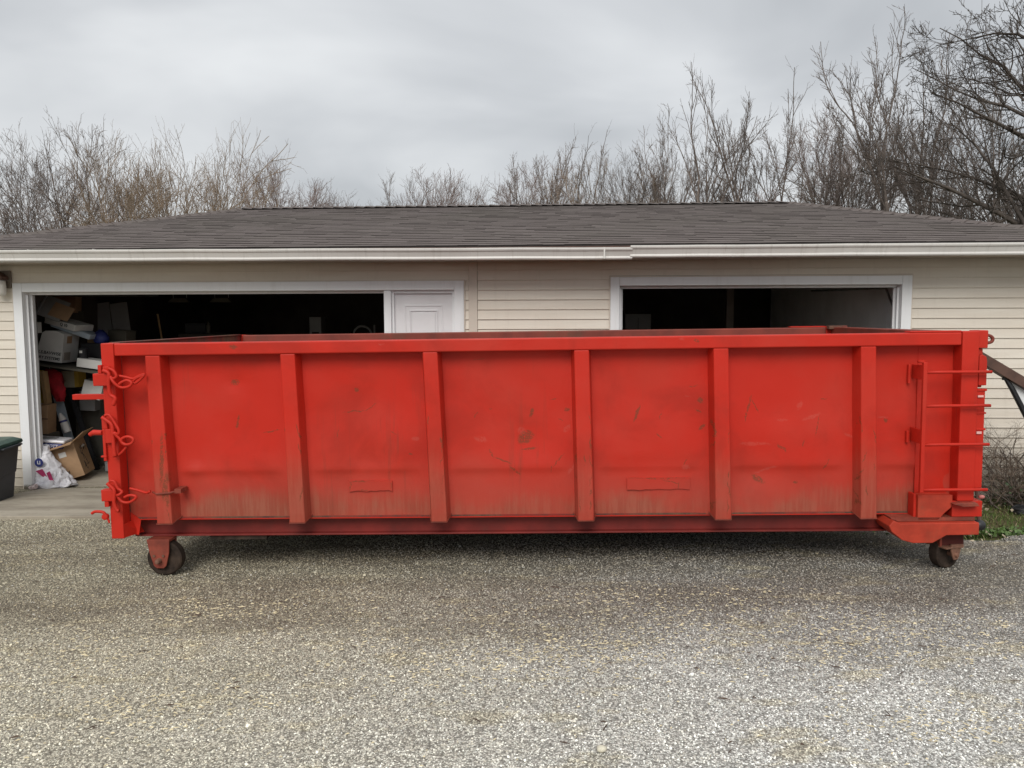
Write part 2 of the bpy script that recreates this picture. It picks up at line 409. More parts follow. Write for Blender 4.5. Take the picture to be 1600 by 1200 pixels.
def stone_mat():
    m = Mat("crushed limestone", (0.3,0.3,0.27), 0.85, spec=0.3)
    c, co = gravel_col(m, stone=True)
    oi = m.n("ShaderNodeObjectInfo")
    r1 = oi.outputs["Random"]; r2 = m.math('FRACT', m.math('MULTIPLY', r1, 37.7))
    sc = m.n("ShaderNodeVectorMath", operation='SCALE'); m.l(c, sc.inputs[0])
    m.l(m.math('ADD', m.math('MULTIPLY', m.math('POWER', r1, 1.4), 1.0), 0.60), sc.inputs["Scale"])
    c = m.mix(m.math('MULTIPLY', m.ramp(r2, 0.6, 1.0), 0.35), sc.outputs[0], (0.42,0.32,0.2))
    c = m.mix(m.math('MULTIPLY', m.math('SUBTRACT', 1.0, m.ramp(r2, 0.03, 0.06)), 0.6), c, (0.70,0.69,0.65))
    m.color(c); m.bump(m.noise(co, 300, 2), 0.4, 0.002); return m.m
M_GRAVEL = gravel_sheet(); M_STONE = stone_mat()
def lawn():
    m = Mat("winter lawn soil", (0.06,0.07,0.03), 0.95, spec=0.1); co = m.coord("World")
    c = m.mix(m.ramp(m.noise(co, 2.2, 6, 0.7), 0.4, 0.62), (0.045,0.06,0.02), (0.12,0.095,0.055)); m.color(c)
    m.bump(m.noise(co, 30, 4), 0.6, 0.02); return m.m
M_LAWN = lawn()
def grassm():
    m = Mat("grass blades", (0.06,0.10,0.02), 0.6, spec=0.3); co = m.coord("World")
    at = m.n("ShaderNodeAttribute"); at.attribute_name = "tone"
    c = m.mix(at.outputs["Fac"], (0.05,0.10,0.018), (0.15,0.21,0.05))
    c = m.mix(m.ramp(at.outputs["Fac"], 0.82, 0.9), c, (0.33,0.27,0.15)); m.color(c); return m.m
M_GRASS = grassm()
M_LEAF = simple("dead tan leaf", (0.36, 0.30, 0.21), 0.7, 0.4, 9, coord="World")
M_BARK = simple("grey brown winter bark", (0.19, 0.155, 0.135), 0.9, 0.35, 3, coord="World")
M_BARKD = simple("dark damp bark", (0.10, 0.082, 0.07), 0.9, 0.35, 3, coord="World")
M_BARKW = simple("warm tan bark", (0.28, 0.21, 0.15), 0.9, 0.3, 3, coord="World")
M_TWIG = simple("haze paled reddish brown twigs", (0.27, 0.21, 0.19), 0.9, 0.3, 3, coord="World")  # far trees: colour lightened to stand for distance haze
M_IVY = simple("green ivy leaf", (0.05, 0.09, 0.03), 0.6, 0.4, 4, coord="World")
M_CARD = simple("brown cardboard", (0.36, 0.225, 0.125), 0.8, 0.12, 5, dirt=((0.25,0.15,0.08),0.4))
M_WBOX = simple("white carton board", (0.62, 0.61, 0.58), 0.7, 0.06, 4)
M_INK = simple("black ink", (0.012, 0.012, 0.014), 0.7, 0.1)
M_BLUE = simple("dark blue print", (0.02, 0.03, 0.16), 0.5, 0.2)
M_LBLUE = simple("pale blue grey board", (0.36, 0.42, 0.47), 0.6, 0.1)
M_BAGW = simple("white plastic film", (0.70, 0.69, 0.72), 0.32, 0.08, 10)
M_MAG = simple("magenta print", (0.42, 0.03, 0.12), 0.5, 0.2)
M_REDCL = simple("red cloth", (0.38, 0.01, 0.02), 0.85, 0.3, 12)
M_WOOD = simple("weathered pine plank", (0.36, 0.23, 0.11), 0.75, 0.2, 4, dirt=((0.2,0.12,0.06),0.5))
M_OLIVE = simple("dark olive board", (0.075, 0.068, 0.052), 0.8, 0.2, 3)
M_YELL = simple("mustard panel", (0.50, 0.33, 0.05), 0.7, 0.15)
M_BINGREY = simple("charcoal bin plastic", (0.038, 0.042, 0.05), 0.5, 0.15, 5)
M_LIDGREEN = simple("dark green lid plastic", (0.055, 0.105, 0.085), 0.5, 0.25, 5)
M_BEAM = simple("dark brown painted steel", (0.095, 0.050, 0.036), 0.6, 0.25, 6)
M_GLASS = simple("frosted white lens", (0.72, 0.70, 0.64), 0.25, 0.05)
M_LAMPB = simple("bronze lamp housing", (0.16, 0.13, 0.10), 0.5, 0.15)

# ------------------------------------------------------------------ ground
def sm(x, a, b):
    t = np.clip((x-a)/(b-a), 0, 1); return t*t*(3-2*t)
def gz(x, y):
    x = np.asarray(x, float); y = np.asarray(y, float)
    h = 0.0108*np.clip(x+2.4, 0, 5.6)*(1-sm(y, 5.6, 7.6))
    return h - 0.045*np.clip(y-5.8, 0, 3.0) + 0.009*np.sin(x*1.9+y)*np.cos(y*2.3-x) + 0.006*np.sin(5.1*x)*np.sin(4.3*y)
def edge_y(x):      # far edge of the drive to the right of the container
    return 6.12 + 0.10*np.sin(x*3.1) + 0.06*np.sin(x*9.7)
def grid(name, xs, ys, zf, mat, mask=None):
    X, Y = np.meshgrid(xs, ys, indexing='ij'); Z = zf(X, Y); nx, ny = X.shape
    v = np.stack([X, Y, Z], -1).reshape(-1, 3)
    i, j = np.meshgrid(np.arange(nx-1), np.arange(ny-1), indexing='ij')
    a = (i*ny+j).ravel(); f = np.stack([a, a+ny, a+ny+1, a+1], -1)
    if mask is not None:
        cx = v[f].mean(1); f = f[mask(cx[:,0], cx[:,1])]
    me = bpy.data.meshes.new(name); me.from_pydata(v.tolist(), [], f.tolist())
    for p in me.polygons: p.use_smooth = True
    me.materials.append(mat); o = bpy.data.objects.new(name, me); COL.objects.link(o); o['kind'] = 'structure'; return o
_xs = np.concatenate([[-700,-300,-120,-60,-30,-18], np.arange(-12, 12.01, 0.25), [18,30,60,120,300,700]])
_ys = np.concatenate([[-700,-300,-100,-40,-15], np.arange(-8, 16.01, 0.25), [22,30,45,60,120,300,900]])
grid("ground", _xs, _ys, lambda X, Y: gz(X, Y) - 0.035, M_LAWN)
def in_drive(x, y):
    return (y < 9.6) & ((x < 3.35) | (y < edge_y(x))) & (x > -9) & (x < 9)
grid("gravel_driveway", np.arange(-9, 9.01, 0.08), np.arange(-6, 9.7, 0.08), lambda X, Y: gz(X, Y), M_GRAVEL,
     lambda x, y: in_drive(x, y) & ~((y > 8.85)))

def gravel_object(name, n, smin, smax, ybounds, power=2.2, edge=False):
    ty = rng.random(n)
    y = ybounds[0] + (ybounds[1]-ybounds[0])*ty
    half = 0.72*y + 0.9
    x = (rng.random(n)*2-1)*half
    # keep the density even over the trapezoid
    keep = rng.random(n) < half/half.max()
    keep &= in_drive(x, y) & ~((x < -0.05) & (y > 7.12)) & ~((x > 0.9) & (x < 3.6) & (y > 7.2))
    x, y = x[keep], y[keep]; k = len(x)
    s = smin + (smax-smin)*rng.random(k)**power
    s *= np.clip(0.82 + 0.04*(y-2.8), 0.8, 1.0)
    z = gz(x, y) + s*(rng.random(k)*0.25 - 0.02)
    me = bpy.data.meshes.new(name); me.vertices.add(k)
    me.vertices.foreach_set("co", np.stack([x, y, z], -1).astype(np.float32).ravel())
    a = me.attributes.new("scl", 'FLOAT_VECTOR', 'POINT')
    sc = np.stack([s*(0.8+0.5*rng.random(k)), s*(0.7+0.4*rng.random(k)), s*(0.45+0.35*rng.random(k))], -1)
    a.data.foreach_set("vector", sc.astype(np.float32).ravel())
    a = me.attributes.new("rot", 'FLOAT_VECTOR', 'POINT')
    ro = np.stack([rng.normal(0, 0.35, k), rng.normal(0, 0.35, k), rng.random(k)*6.28], -1)
    a.data.foreach_set("vector", ro.astype(np.float32).ravel())
    o = bpy.data.objects.new(name, me); COL.objects.link(o)
    g = bpy.data.node_groups.new(name, 'GeometryNodeTree')
    g.interface.new_socket("Geometry", in_out='INPUT', socket_type='NodeSocketGeometry')
    g.interface.new_socket("Geometry", in_out='OUTPUT', socket_type='NodeSocketGeometry')
    gi = g.nodes.new("NodeGroupInput"); go = g.nodes.new("NodeGroupOutput")
    join = g.nodes.new("GeometryNodeJoinGeometry")
    for q in range(5):
        ico = g.nodes.new("GeometryNodeMeshIcoSphere"); ico.inputs["Radius"].default_value = 0.5; ico.inputs["Subdivisions"].default_value = 1
        nz = g.nodes.new("ShaderNodeTexWhiteNoise"); nz.noise_dimensions = '4D'
        pos = g.nodes.new("GeometryNodeInputPosition"); g.links.new(pos.outputs[0], nz.inputs["Vector"]); nz.inputs["W"].default_value = q*3.3+1
        sb = g.nodes.new("ShaderNodeVectorMath"); sb.operation = 'MULTIPLY_ADD'; g.links.new(nz.outputs["Color"], sb.inputs[0])
        sb.inputs[1].default_value = (0.34,)*3; sb.inputs[2].default_value = (-0.17,)*3
        sp = g.nodes.new("GeometryNodeSetPosition"); g.links.new(ico.outputs[0], sp.inputs["Geometry"]); g.links.new(sb.outputs[0], sp.inputs["Offset"])
        ti = g.nodes.new("GeometryNodeGeometryToInstance"); g.links.new(sp.outputs[0], ti.inputs[0]); g.links.new(ti.outputs[0], join.inputs[0])
    sf = g.nodes.new("GeometryNodeSetMaterial")
    iop = g.nodes.new("GeometryNodeInstanceOnPoints"); iop.inputs["Pick Instance"].default_value = True
    g.links.new(gi.outputs[0], iop.inputs["Points"]); g.links.new(join.outputs[0], iop.inputs["Instance"])
    def na(nm):
        a_ = g.nodes.new("GeometryNodeInputNamedAttribute"); a_.data_type = 'FLOAT_VECTOR'; a_.inputs["Name"].default_value = nm; return a_.outputs["Attribute"]
    g.links.new(na("rot"), iop.inputs["Rotation"]); g.links.new(na("scl"), iop.inputs["Scale"])
    rv = g.nodes.new("FunctionNodeRandomValue"); rv.data_type = 'INT'
    for i_ in rv.inputs:
        if i_.name == 'Max' and i_.type == 'INT': i_.default_value = 4
    ro_ = [q_ for q_ in rv.outputs if q_.type == 'INT'][0]
    g.links.new(ro_, iop.inputs["Instance Index"])
    sf.inputs["Material"].default_value = M_STONE
    g.links.new(iop.outputs[0], sf.inputs[0]); g.links.new(sf.outputs[0], go.inputs[0])
    md = o.modifiers.new("stones", 'NODES'); md.node_group = g
    me.materials.append(M_STONE)
    return tag(o, None, None, kind='stuff')
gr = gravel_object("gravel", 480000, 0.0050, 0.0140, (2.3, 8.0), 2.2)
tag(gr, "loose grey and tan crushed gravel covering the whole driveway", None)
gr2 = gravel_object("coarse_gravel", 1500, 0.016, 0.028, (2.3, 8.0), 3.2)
tag(gr2, "scattered larger pale stones lying on the finer gravel", None)

# the single big round stone in the foreground
bs = MB(); secs = []
for a in np.linspace(0.05, math.pi-0.05, 9):
    secs.append([Vector((0.021*math.sin(a)*math.cos(t)*(1+.12*math.sin(3*t+a)), 0.018*math.sin(a)*math.sin(t), 0.014*math.cos(a))) for t in np.linspace(0, 2*math.pi, 13)[:-1]])
bs.loft(secs); M_PALE = simple("pale round stone", (0.62,0.58,0.46), 0.8, 0.15, 30)
o = bs.build("pebble", M_PALE, smooth=True); o.location = (0.36, 3.06, float(gz(0.36,3.06))+0.012)
tag(o, "large pale round pebble lying in the foreground gravel near the bottom edge", "stone")

# sticks, straw and small leaves lying on the drive
def scatter_bits(name, mat, n, fn, label):
    V, F = [], []
    for _ in range(n):
        x, y, ln, wd, an = fn()
        if not in_drive(np.array(x), np.array(y)): continue
        c, s_ = math.cos(an)*ln/2, math.sin(an)*ln/2; pz = float(gz(x, y))+0.011
        k = random.uniform(-.25,.25)*ln
        nx, ny = -math.sin(an)*wd/2, math.cos(an)*wd/2
        b = len(V)
        V += [(x-c-nx, y-s_-ny, pz), (x-c+nx, y-s_+ny, pz+wd*.6), (x+nx*k*8, y+ny*3+k*.3, pz+wd+.002), (x-nx, y-ny+k*.3, pz), (x+c+nx, y+s_+ny, pz+wd*.5), (x+c-nx, y+s_-ny, pz)]
        F += [(b, b+1, b+2, b+3), (b+3, b+2, b+4, b+5)]
    me = bpy.data.meshes.new(name); me.from_pydata(V, [], F); me.materials.append(mat)
    o = bpy.data.objects.new(name, me); COL.objects.link(o); return tag(o, label, None, kind='stuff')
M_STRAW = simple("yellow straw", (0.62, 0.53, 0.34), 0.8, 0.3, 9, coord="World")
M_STICK = simple("dark brown twig", (0.07, 0.045, 0.03), 0.85, 0.3, 9, coord="World")
_cl = [(-1.7,4.65,.45,.10),(.95,4.75,.55,.14),(.45,4.2,.5,.14),(1.6,4.25,.6,.22),(1.85,4.0,.5,.2),(2.5,4.2,.7,.16),(-.35,3.85,.6,.15),(-.6,4.3,.8,.2),(-1.6,3.45,.4,.1),(1.9,3.2,.4,.08),(.3,3.9,.5,.1),(-2.2,4.0,.5,.2)]
def straw():
    if random.random() < .72:
        c = random.choice(_cl); return (random.gauss(c[0], c[2]*.8), random.gauss(c[1], c[3]*1.3), random.uniform(.008,.03), random.uniform(.0012,.0025), random.gauss(.15,.9))
    y = random.uniform(2.9, 6.5); return (random.uniform(-.8,.8)*y, y, random.uniform(.006,.02), random.uniform(.0015,.003), random.uniform(0,3.14))
scatter_bits("dry_straw", M_STRAW, 4200, straw, "bits of dry yellow straw caught in the gravel")
def stick():
    y = random.uniform(2.9, 7.0); return (random.uniform(-.75,.75)*y, y, random.uniform(.012,.06), random.uniform(.0015,.004), random.gauss(.1,.8))
scatter_bits("twig_litter", M_STICK, 260, stick, "short dark twigs scattered over the gravel")

# ------------------------------------------------------------------ garage (local frame: x along the front wall, y inwards, z up)
YA = -0.0603
G = thing("garage", "beige sided garage with a brown hip roof, white gutter and two wide open doorways", "garage", (0, 8.4836, 0), (0, 0, YA))
WL, WR, WD, SOF = -6.30, 5.78, 6.0, 2.385
ZB = -0.14
T = 0.15
D1 = (-5.462, -0.62, 2.084); D2 = (1.152, 4.07, 2.118)
w = MB()
w.box(WL, D1[0]-.02, .004, T, ZB-.1, SOF).box(D1[1]+.02, D2[0]-.02, .004, T, ZB-.1, SOF).box(D2[1]+.02, WR, .004, T, ZB-.1, SOF)
w.box(D1[0]-.02, D1[1]+.02, .004, T, D1[2]+.02, SOF).box(D2[0]-.02, D2[1]+.02, .004, T, D2[2]+.02, SOF)
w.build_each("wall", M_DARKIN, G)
w = MB().box(WL, WL+T, T+.002, WD-T, ZB-.1, SOF).box(WR-T, WR, T+.002, WD-T, ZB-.1, SOF).box(WL, WR, WD-T+.002, WD, ZB-.1, SOF)
w.build_each("wall", M_CREAM, G)
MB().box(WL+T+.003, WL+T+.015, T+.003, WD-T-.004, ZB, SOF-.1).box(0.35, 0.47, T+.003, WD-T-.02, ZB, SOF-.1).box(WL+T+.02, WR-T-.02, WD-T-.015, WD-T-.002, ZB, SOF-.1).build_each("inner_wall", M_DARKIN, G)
pw = MB()
for k in range(10):
    pw.box(D2[1]+.16, D2[1]+.18, T+.02+k*.55, T+.02+(k+1)*.55-.006, ZB, SOF-.12)
pw.build("inner_wall", simple("light grey wall board", (0.85, 0.86, 0.87), 0.8, 0.10, 1.2, coord="World"), G, label="pale grey board wall inside the second doorway")
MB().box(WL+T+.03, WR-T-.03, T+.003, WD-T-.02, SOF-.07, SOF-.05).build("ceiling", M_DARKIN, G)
o = MB().box(WL+T+.03, .34, T+.0, WD-T-.02, ZB-.12, ZB+.012).box(.48, WR-T-.02, T+.0, WD-T-.02, ZB-.12, ZB+.012).build_each("floor", M_CONC, G)

# siding boards, each course its own board
EXP = 0.1045
def board(length, key, cache={}):
    if key in cache: return cache[key]
    me = bpy.data.meshes.new("siding_board")
    prof = [(0.002, 0.0), (-0.0165, 0.0), (-0.0175, 0.006), (-0.0145, 0.010), (-0.004, EXP), (0.002, EXP)]
    nseg = max(1, int(length/0.8)); vs_ = []; fs = []
    rb = random.Random(key)
    for i in range(nseg+1):
        x = length*i/nseg; wob = rb.uniform(-.0012,.0012)
        for (y, z) in prof: vs_.append((x, y+(wob if y < 0 else 0), z))
    n = len(prof)
    for i in range(nseg):
        for k in range(n): fs.append((i*n+k, i*n+(k+1)%n, (i+1)*n+(k+1)%n, (i+1)*n+k))
    fs += [tuple(range(n)), tuple(nseg*n+k for k in range(n))[::-1]]
    me.from_pydata(vs_, [], fs)
    me.materials.append(M_SIDING); cache[key] = me; return me
def lay(x0, x1, z0, z1):
    z = z0; k = 0
    while z < z1-0.02:
        o = bpy.data.objects.new("siding_board", board(x1-x0, "%.2f/%d" % (x0, k % 4))); COL.objects.link(o); o.parent = G
        o.location = (x0, 0.0, z); z += EXP; k += 1
        if z > z1-EXP+0.001 and z < z1-.02: o2 = None
C1 = (-5.568, -0.515, 2.186); C2 = (1.055, 4.172, 2.212)
Z0 = SOF - 25*EXP + 0.01 + 0.0
zt = Z0
while zt < ZB+0.02: zt += EXP
lay(WL, C1[0]-.014, zt, SOF); lay(C1[1]+.014, -0.464, zt, SOF); lay(-0.368, C2[0]-.014, zt, SOF); lay(C2[1]+.014, WR, zt, SOF)
zh1 = zt
while zh1 < C1[2]+.0: zh1 += EXP
zh2 = zt
while zh2 < C2[2]+.0: zh2 += EXP
lay(C1[0]-.014, C1[1]+.014, zh1, SOF); lay(C2[0]-.014, C2[1]+.014, zh2, SOF)
MB().box(C1[0]-.014, C1[1]+.014, -.011, .001, C1[2]+.016, zh1-.001).box(C2[0]-.014, C2[1]+.014, -.011, .001, C2[2]+.016, zh2-.001).build_each("siding_strip", M_SIDING, G)
MB().box(WL, C1[0]-.014, -.006, .003, ZB-.02, zt-.002).box(C2[1]+.014, WR, -.006, .003, ZB-.02, zt-.002).box(-.36, C2[0]-.014, -.006, .003, ZB-.02, zt-.002).build_each("foundation_strip", M_CONC, G)
MB().box(-0.462, -0.370, -.026, .002, ZB, SOF-.001).build("pilaster_strip", M_CREAM, G, bevel=.003, label="vertical cream cover strip between the two doorways")
MB().box(WL-.002, WL+.09, -.028, .002, ZB, SOF-.001).box(WR-.09, WR+.002, -.028, .002, ZB, SOF-.001).build_each("corner_trim", M_CREAM, G, bevel=.003)

# door casings: jambs with stop mouldings, outer boards, thin J channel
def casing(Dn, Cn, name):
    x0, x1, zt_ = Dn; a0, a1, at = Cn
    fr = MB()
    fr.box(x0-.02, x0, -.012, T+.0, ZB, zt_+.018).box(x1, x1+.02, -.012, T, ZB, zt_+.018).box(x0, x1, -.012, T, zt_, zt_+.018)
    f = fr.build("door_frame", M_TRIM, G, bevel=.002)
    st = MB()
    for (xa, sg) in ((x0, 1), (x1, -1)):
        for (dy, wd, dp) in ((.030, .022, .018), (.078, .040, .026), (.125, .018, .045)):
            xs_ = sorted((xa+.0005*sg, xa+wd*sg)); st.box(xs_[0], xs_[1], dy, dy+dp*.8, ZB, zt_-.028)
    st.box(x0+.001, x1-.001, .075, .115, zt_-.026, zt_-.0005)
    st.build_each("door_stop", M_TRIM, f, bevel=.003)
    for (q0, q1, z0, z1) in ((a0, x0-.002, ZB+.0, at), (x1+.002, a1, ZB, at)):
        MB().box(q0, q1, -.034, -.002, z0, z1).build("side_casing", M_TRIM, f, bevel=.003)
    MB().box(x0-.001, x1+.001, -.0335, -.0025, zt_+.004, at-.0005).build("head_casing", M_TRIM, f, bevel=.003)
    MB().box(a0-.013, a0-.001, -.024, .001, ZB, at+.013).box(a1+.001, a1+.013, -.024, .001, ZB, at+.013).box(a0-.001, a1+.001, -.024, .001, at+.001, at+.013).build_each("edge_channel", M_CREAM, f)
    return f
f1 = casing(D1, C1, "a"); f2 = casing(D2, C2, "b")
# fixed white door at the right of the first doorway
MB().box(-1.389, -1.312, -.020, T-.01, ZB, D1[2]-.0005).build("mullion_post", M_TRIM, G, bevel=.003, label="white post between the open doorway and the panelled door")
dr = MB().box(-1.310, -.624, .055, .10, ZB, D1[2]-.03).build("side_door", M_DOORW, G, bevel=.002, label="closed white panelled side door")
MB().box(-1.311, -1.285, .018, .0545, ZB, D1[2]-.03).box(-.648, -.6225, .018, .0545, ZB, D1[2]-.03).box(-1.311, -.6225, .018, .0545, D1[2]-.03, D1[2]-.001).build_each("door_stop", M_TRIM, dr)
for (z0, z1) in ((1.42, 1.93), (0.86, 1.34), (0.28, .78)):
    for q, yy in ((0, .048), (.055, .042)):
        a, b_ = -1.18+q, -.755-q; pm = MB(); t_ = .018
        pm.box(a, b_, yy, .0555, z1-t_-q, z1-q).box(a, b_, yy, .0555, z0+q, z0+t_+q).box(a, a+t_, yy, .0555, z0+t_+q, z1-t_-q).box(b_-t_, b_, yy, .0555, z0+t_+q, z1-t_-q)
        pm.build("panel_moulding", M_DOORW, dr, bevel=.006)
    MB().box(-1.18+.085, -.755-.085, .046, .0555, z0+.085, z1-.085).build("raised_panel", M_DOORW, dr, bevel=.008)

# overhead doors, rolled up inside under the ceiling
def overhead(x0, x1, zt_):
    od = MB()
    for k in range(4): od.box(x0+.05, x1-.05, .35+k*.54, .35+k*.54+.53, zt_-.02+.02*k, zt_+.025+.02*k)
    o = od.build("overhead_door", M_GREYIN, G, label="sectional garage door raised flat under the ceiling")
    MB().tube([(x0-.03, .2, ZB+.1), (x0-.03, .22, zt_-.3), (x0-.03, .45, zt_-.07), (x0-.03, 3.0, zt_-.02)], .014, 6).tube([(x1+.03, .2, ZB+.1), (x1+.03, .22, zt_-.3), (x1+.03, .45, zt_-.07), (x1+.03, 3.0, zt_-.02)], .014, 6).build_each("door_track", M_STEEL, o)
overhead(D1[0], -1.39, D1[2]+.06); overhead(D2[0], D2[1], D2[2]+.05)

# roof
EL, ER, EY, EZ = -6.66, 6.10, -0.47, 2.515
RL, RR, RY, RZ = -4.11, 3.724, 3.0, 3.385
BY = 2*RY-EY
rf = MB()
def pt(x, y, z): return Vector((x, y, z))
c = [pt(EL,EY,EZ), pt(ER,EY,EZ), pt(ER,BY,EZ), pt(EL,BY,EZ), pt(RL,RY,RZ), pt(RR,RY,RZ)]
dn = Vector((0,0,-.035)); lo = [q+dn for q in c]
vs_ = [q - Vector((0,0,.012)) for q in c] + [q - Vector((0,0,.05)) for q in c]
rf.add(vs_, [(0,1,5,4),(1,2,5),(2,3,4,5),(3,0,4),(6,10,11,7),(7,11,8),(8,11,10,9),(9,10,6),(0,6,7,1),(1,7,8,2),(2,8,9,3),(3,9,6,0)])
roof = rf.build("roof", M_SHINGLE, G, fix=False)
def shingles():
    V, F, TN = [], [], []
    faces = [((EL,EY,EZ),(ER,EY,EZ),(RL,RY,RZ),(RR,RY,RZ)), ((ER,BY,EZ),(EL,BY,EZ),(RR,RY,RZ),(RL,RY,RZ)),
             ((EL,BY,EZ),(EL,EY,EZ),(RL,RY,RZ),(RL,RY,RZ)), ((ER,EY,EZ),(ER,BY,EZ),(RR,RY,RZ),(RR,RY,RZ))]
    for fi, (A_, B_, C_, D_) in enumerate(faces):
        A_, B_, C_, D_ = map(Vector, (A_, B_, C_, D_))
        nrm = (B_-A_).cross(C_-A_).normalized()
        if nrm.z < 0: nrm = -nrm
        dirx = (B_-A_).normalized()
        rows = max(1, int(round(((C_-A_) - dirx*((C_-A_).dot(dirx))).length/0.125)))
        for r_ in range(rows):
            t0, t1 = r_/rows, (r_+1.10)/rows; t1 = min(t1, 1.0)
            l0, r0, l1, r1 = A_.lerp(C_, t0), B_.lerp(D_, t0), A_.lerp(C_, t1), B_.lerp(D_, t1)
            ln = (r0-l0).length; x = 0.0; sag = 0
            while x < ln-.01:
                wd = random.uniform(.10, .34) if fi == 0 else random.uniform(.25, .6)
                a = x/ln; b = min(1.0, (x+wd)/ln); x += wd
                th = random.choice((-.0060, -.0052, -.0040, -.0022)) + random.uniform(0, .001)
                # tabs stay between the two hip lines: clamp the upper edge to the course above
                p0, p1 = l0.lerp(r0, a), l0.lerp(r0, b)
                up = (l1-l0) - dirx*((l1-l0).dot(dirx))
                q0, q1 = p0+up, p1+up
                def cl(q):
                    s_ = (q-l1).dot(dirx); m_ = (r1-l1).dot(dirx); return q if 0 <= s_ <= m_ else (l1 if s_ < 0 else r1)
                q0, q1 = cl(q0), cl(q1)
                if (q1-q0).length < 1e-4 and (p1-p0).length < 1e-4: continue
                jit = up.normalized()*random.uniform(-.003,.003)
                n0 = nrm*(th+.012); n1 = nrm*.002
                bse = len(V)
                V += [p0+jit+n0, p1+jit+n0, q1+n1, q0+n1, p0+jit-nrm*.012, p1+jit-nrm*.012]
                F += [(bse, bse+1, bse+2, bse+3), (bse+4, bse+5, bse+1, bse), (bse+4, bse, bse+3), (bse+5, bse+2, bse+1)]
                TN += [random.random()]*6
    me = bpy.data.meshes.new("shingles"); me.from_pydata([tuple(v) for v in V], [], F); me.materials.append(M_SHINGLE); me.materials.append(M_BUTT)
    me.polygons.foreach_set("material_index", np.tile(np.array([0,1,1,1], np.int32), len(F)//4))
    a = me.attributes.new("tone", 'FLOAT', 'POINT'); a.data.foreach_set("value", np.array(TN, np.float32))
    o = bpy.data.objects.new("shingles", me); COL.objects.link(o); o.parent = roof; o['kind'] = 'stuff'; return o
shingles()
def caps():
    V = MB()
    lines = [((EL,EY,EZ),(RL,RY,RZ)), ((ER,EY,EZ),(RR,RY,RZ)), ((RL,RY,RZ),(RR,RY,RZ)), ((EL,BY,EZ),(RL,RY,RZ)), ((ER,BY,EZ),(RR,RY,RZ))]
    for li, (a, b) in enumerate(lines):
        a, b = Vector(a), Vector(b); d = b-a; n = int(d.length/.15); dh = d.normalized()
        side = dh.cross(Vector((0,0,1))).normalized(); dr_ = .13*.36 if li != 2 else .13*.25
        for k in range(n):
            p = a + d*(k/n); q = a + d*min(1.0, (k+1.12)/n); up0 = Vector((0,0,.030+random.uniform(0,.003))); up1 = Vector((0,0,.018))
            s_ = side*.13; dz = Vector((0,0,-dr_))
            V.add([p+up0, p+up0-s_+dz, q+up1-s_+dz, q+up1, p+up0+s_+dz, q+up1+s_+dz, p-s_+dz-Vector((0,0,.02)), p-Vector((0,0,.02)), p+s_+dz-Vector((0,0,.02))],
                  [(0,1,2,3),(0,3,5,4),(7,6,1,0),(7,0,4,8)])
    o = V.build("ridge_caps", M_SHINGLE, roof, fix=False); o['kind'] = 'stuff'
caps()
# soffit, fascia, gutters
so = MB()
so.box(EL+.05, ER-.05, EY+.055, -.030, SOF, SOF+.012).box(EL+.05, WL-.003, -.029, WD+.3, SOF, SOF+.012).box(WR+.003, ER-.05, -.029, WD+.3, SOF, SOF+.012).box(WL, WR, WD+.003, WD+.3, SOF, SOF+.012)
so.build_each("soffit", M_FASCIA, G)
MB().box(EL+.02, ER-.02, EY+.025, EY+.05, SOF-.005, EZ-.012).box(EL+.02, EL+.045, EY+.052, BY-.05, SOF-.005, EZ-.012).box(ER-.045, ER-.02, EY+.052, BY-.05, SOF-.005, EZ-.012).box(EL+.02, ER-.02, BY-.05, BY-.025, SOF-.005, EZ-.012).build_each("fascia", M_GUTTER, G)
MB().box(EL+.0, ER, EY-.012, EY+.02, EZ-.026, EZ-.014).build("drip_edge", M_BEAM, G)
kprof = [(.022,.118),(.022,.0),(-.055,.0),(-.062,.012),(-.058,.030),(-.078,.075),(-.090,.085),(-.096,.098),(-.096,.114),(-.088,.114),(-.088,.104),(-.072,.080),(-.05,.034),(-.048,.008),(.016,.008),(.016,.118)]
def gutter(x0, z0, x1, z1, label, dy=0):
    g_ = MB(); secs = []; n = 14
    for i in range(n+1):
        x = x0+(x1-x0)*i/n; z = z0+(z1-z0)*i/n + random.uniform(-.0015,.0015)
        secs.append([Vector((x, EY+y+dy, z+q)) for y, q in kprof])
    g_.loft(secs); o = g_.build("gutter", M_GUTTER, G, label=label)
    return o
g1 = gutter(EL-.02, 2.398, 1.235, 2.366, "longer left gutter run, dirty and sagging towards its joint")
g2 = gutter(1.215, 2.383, ER+.02, 2.381, "right gutter run overlapping the joint a little higher", -.006)
MB().box(.95, .965, EY-.098, EY-.05, 2.37, 2.482).box(-5.0, -4.99, EY-.0975, EY-.05, 2.50, 2.508).box(-4.3, -4.29, EY-.0975, EY-.05, 2.50, 2.508).build_each("gutter_strap", M_GUTTER, g1)

# ------------------------------------------------------------------ concrete aprons (world frame)
def slab(name, pts, z0, z1, y0, y1, label):
    m_ = MB(); top = [Vector((x, y, z0+(z1-z0)*(y-y0)/(y1-y0))) for x, y in pts]
    n = len(pts); m_.add(top+[p-Vector((0,0,.12)) for p in top], [tuple(range(n)), tuple(range(n, 2*n))[::-1]]+[(i, n+i, n+(i+1)%n, (i+1)%n) for i in range(n)])
    o = m_.build(name, M_CONC, bevel=.006); o['kind'] = 'structure'; return o
slab("concrete_apron", [(-5.65,7.13),(-2.9,7.12),(-2.895,8.655),(-5.33,8.80)], -.028, -.128, 7.13, 8.8, "")
slab("concrete_apron", [(-2.88,7.12),(-0.35,7.11),(-0.35,8.50),(-2.88,8.655)], -.029, -.128, 7.13, 8.8, "")
slab("concrete_apron", [(1.05,7.2),(3.5,7.2),(3.5,8.27),(1.05,8.41)], -.030, -.128, 7.13, 8.8, "")

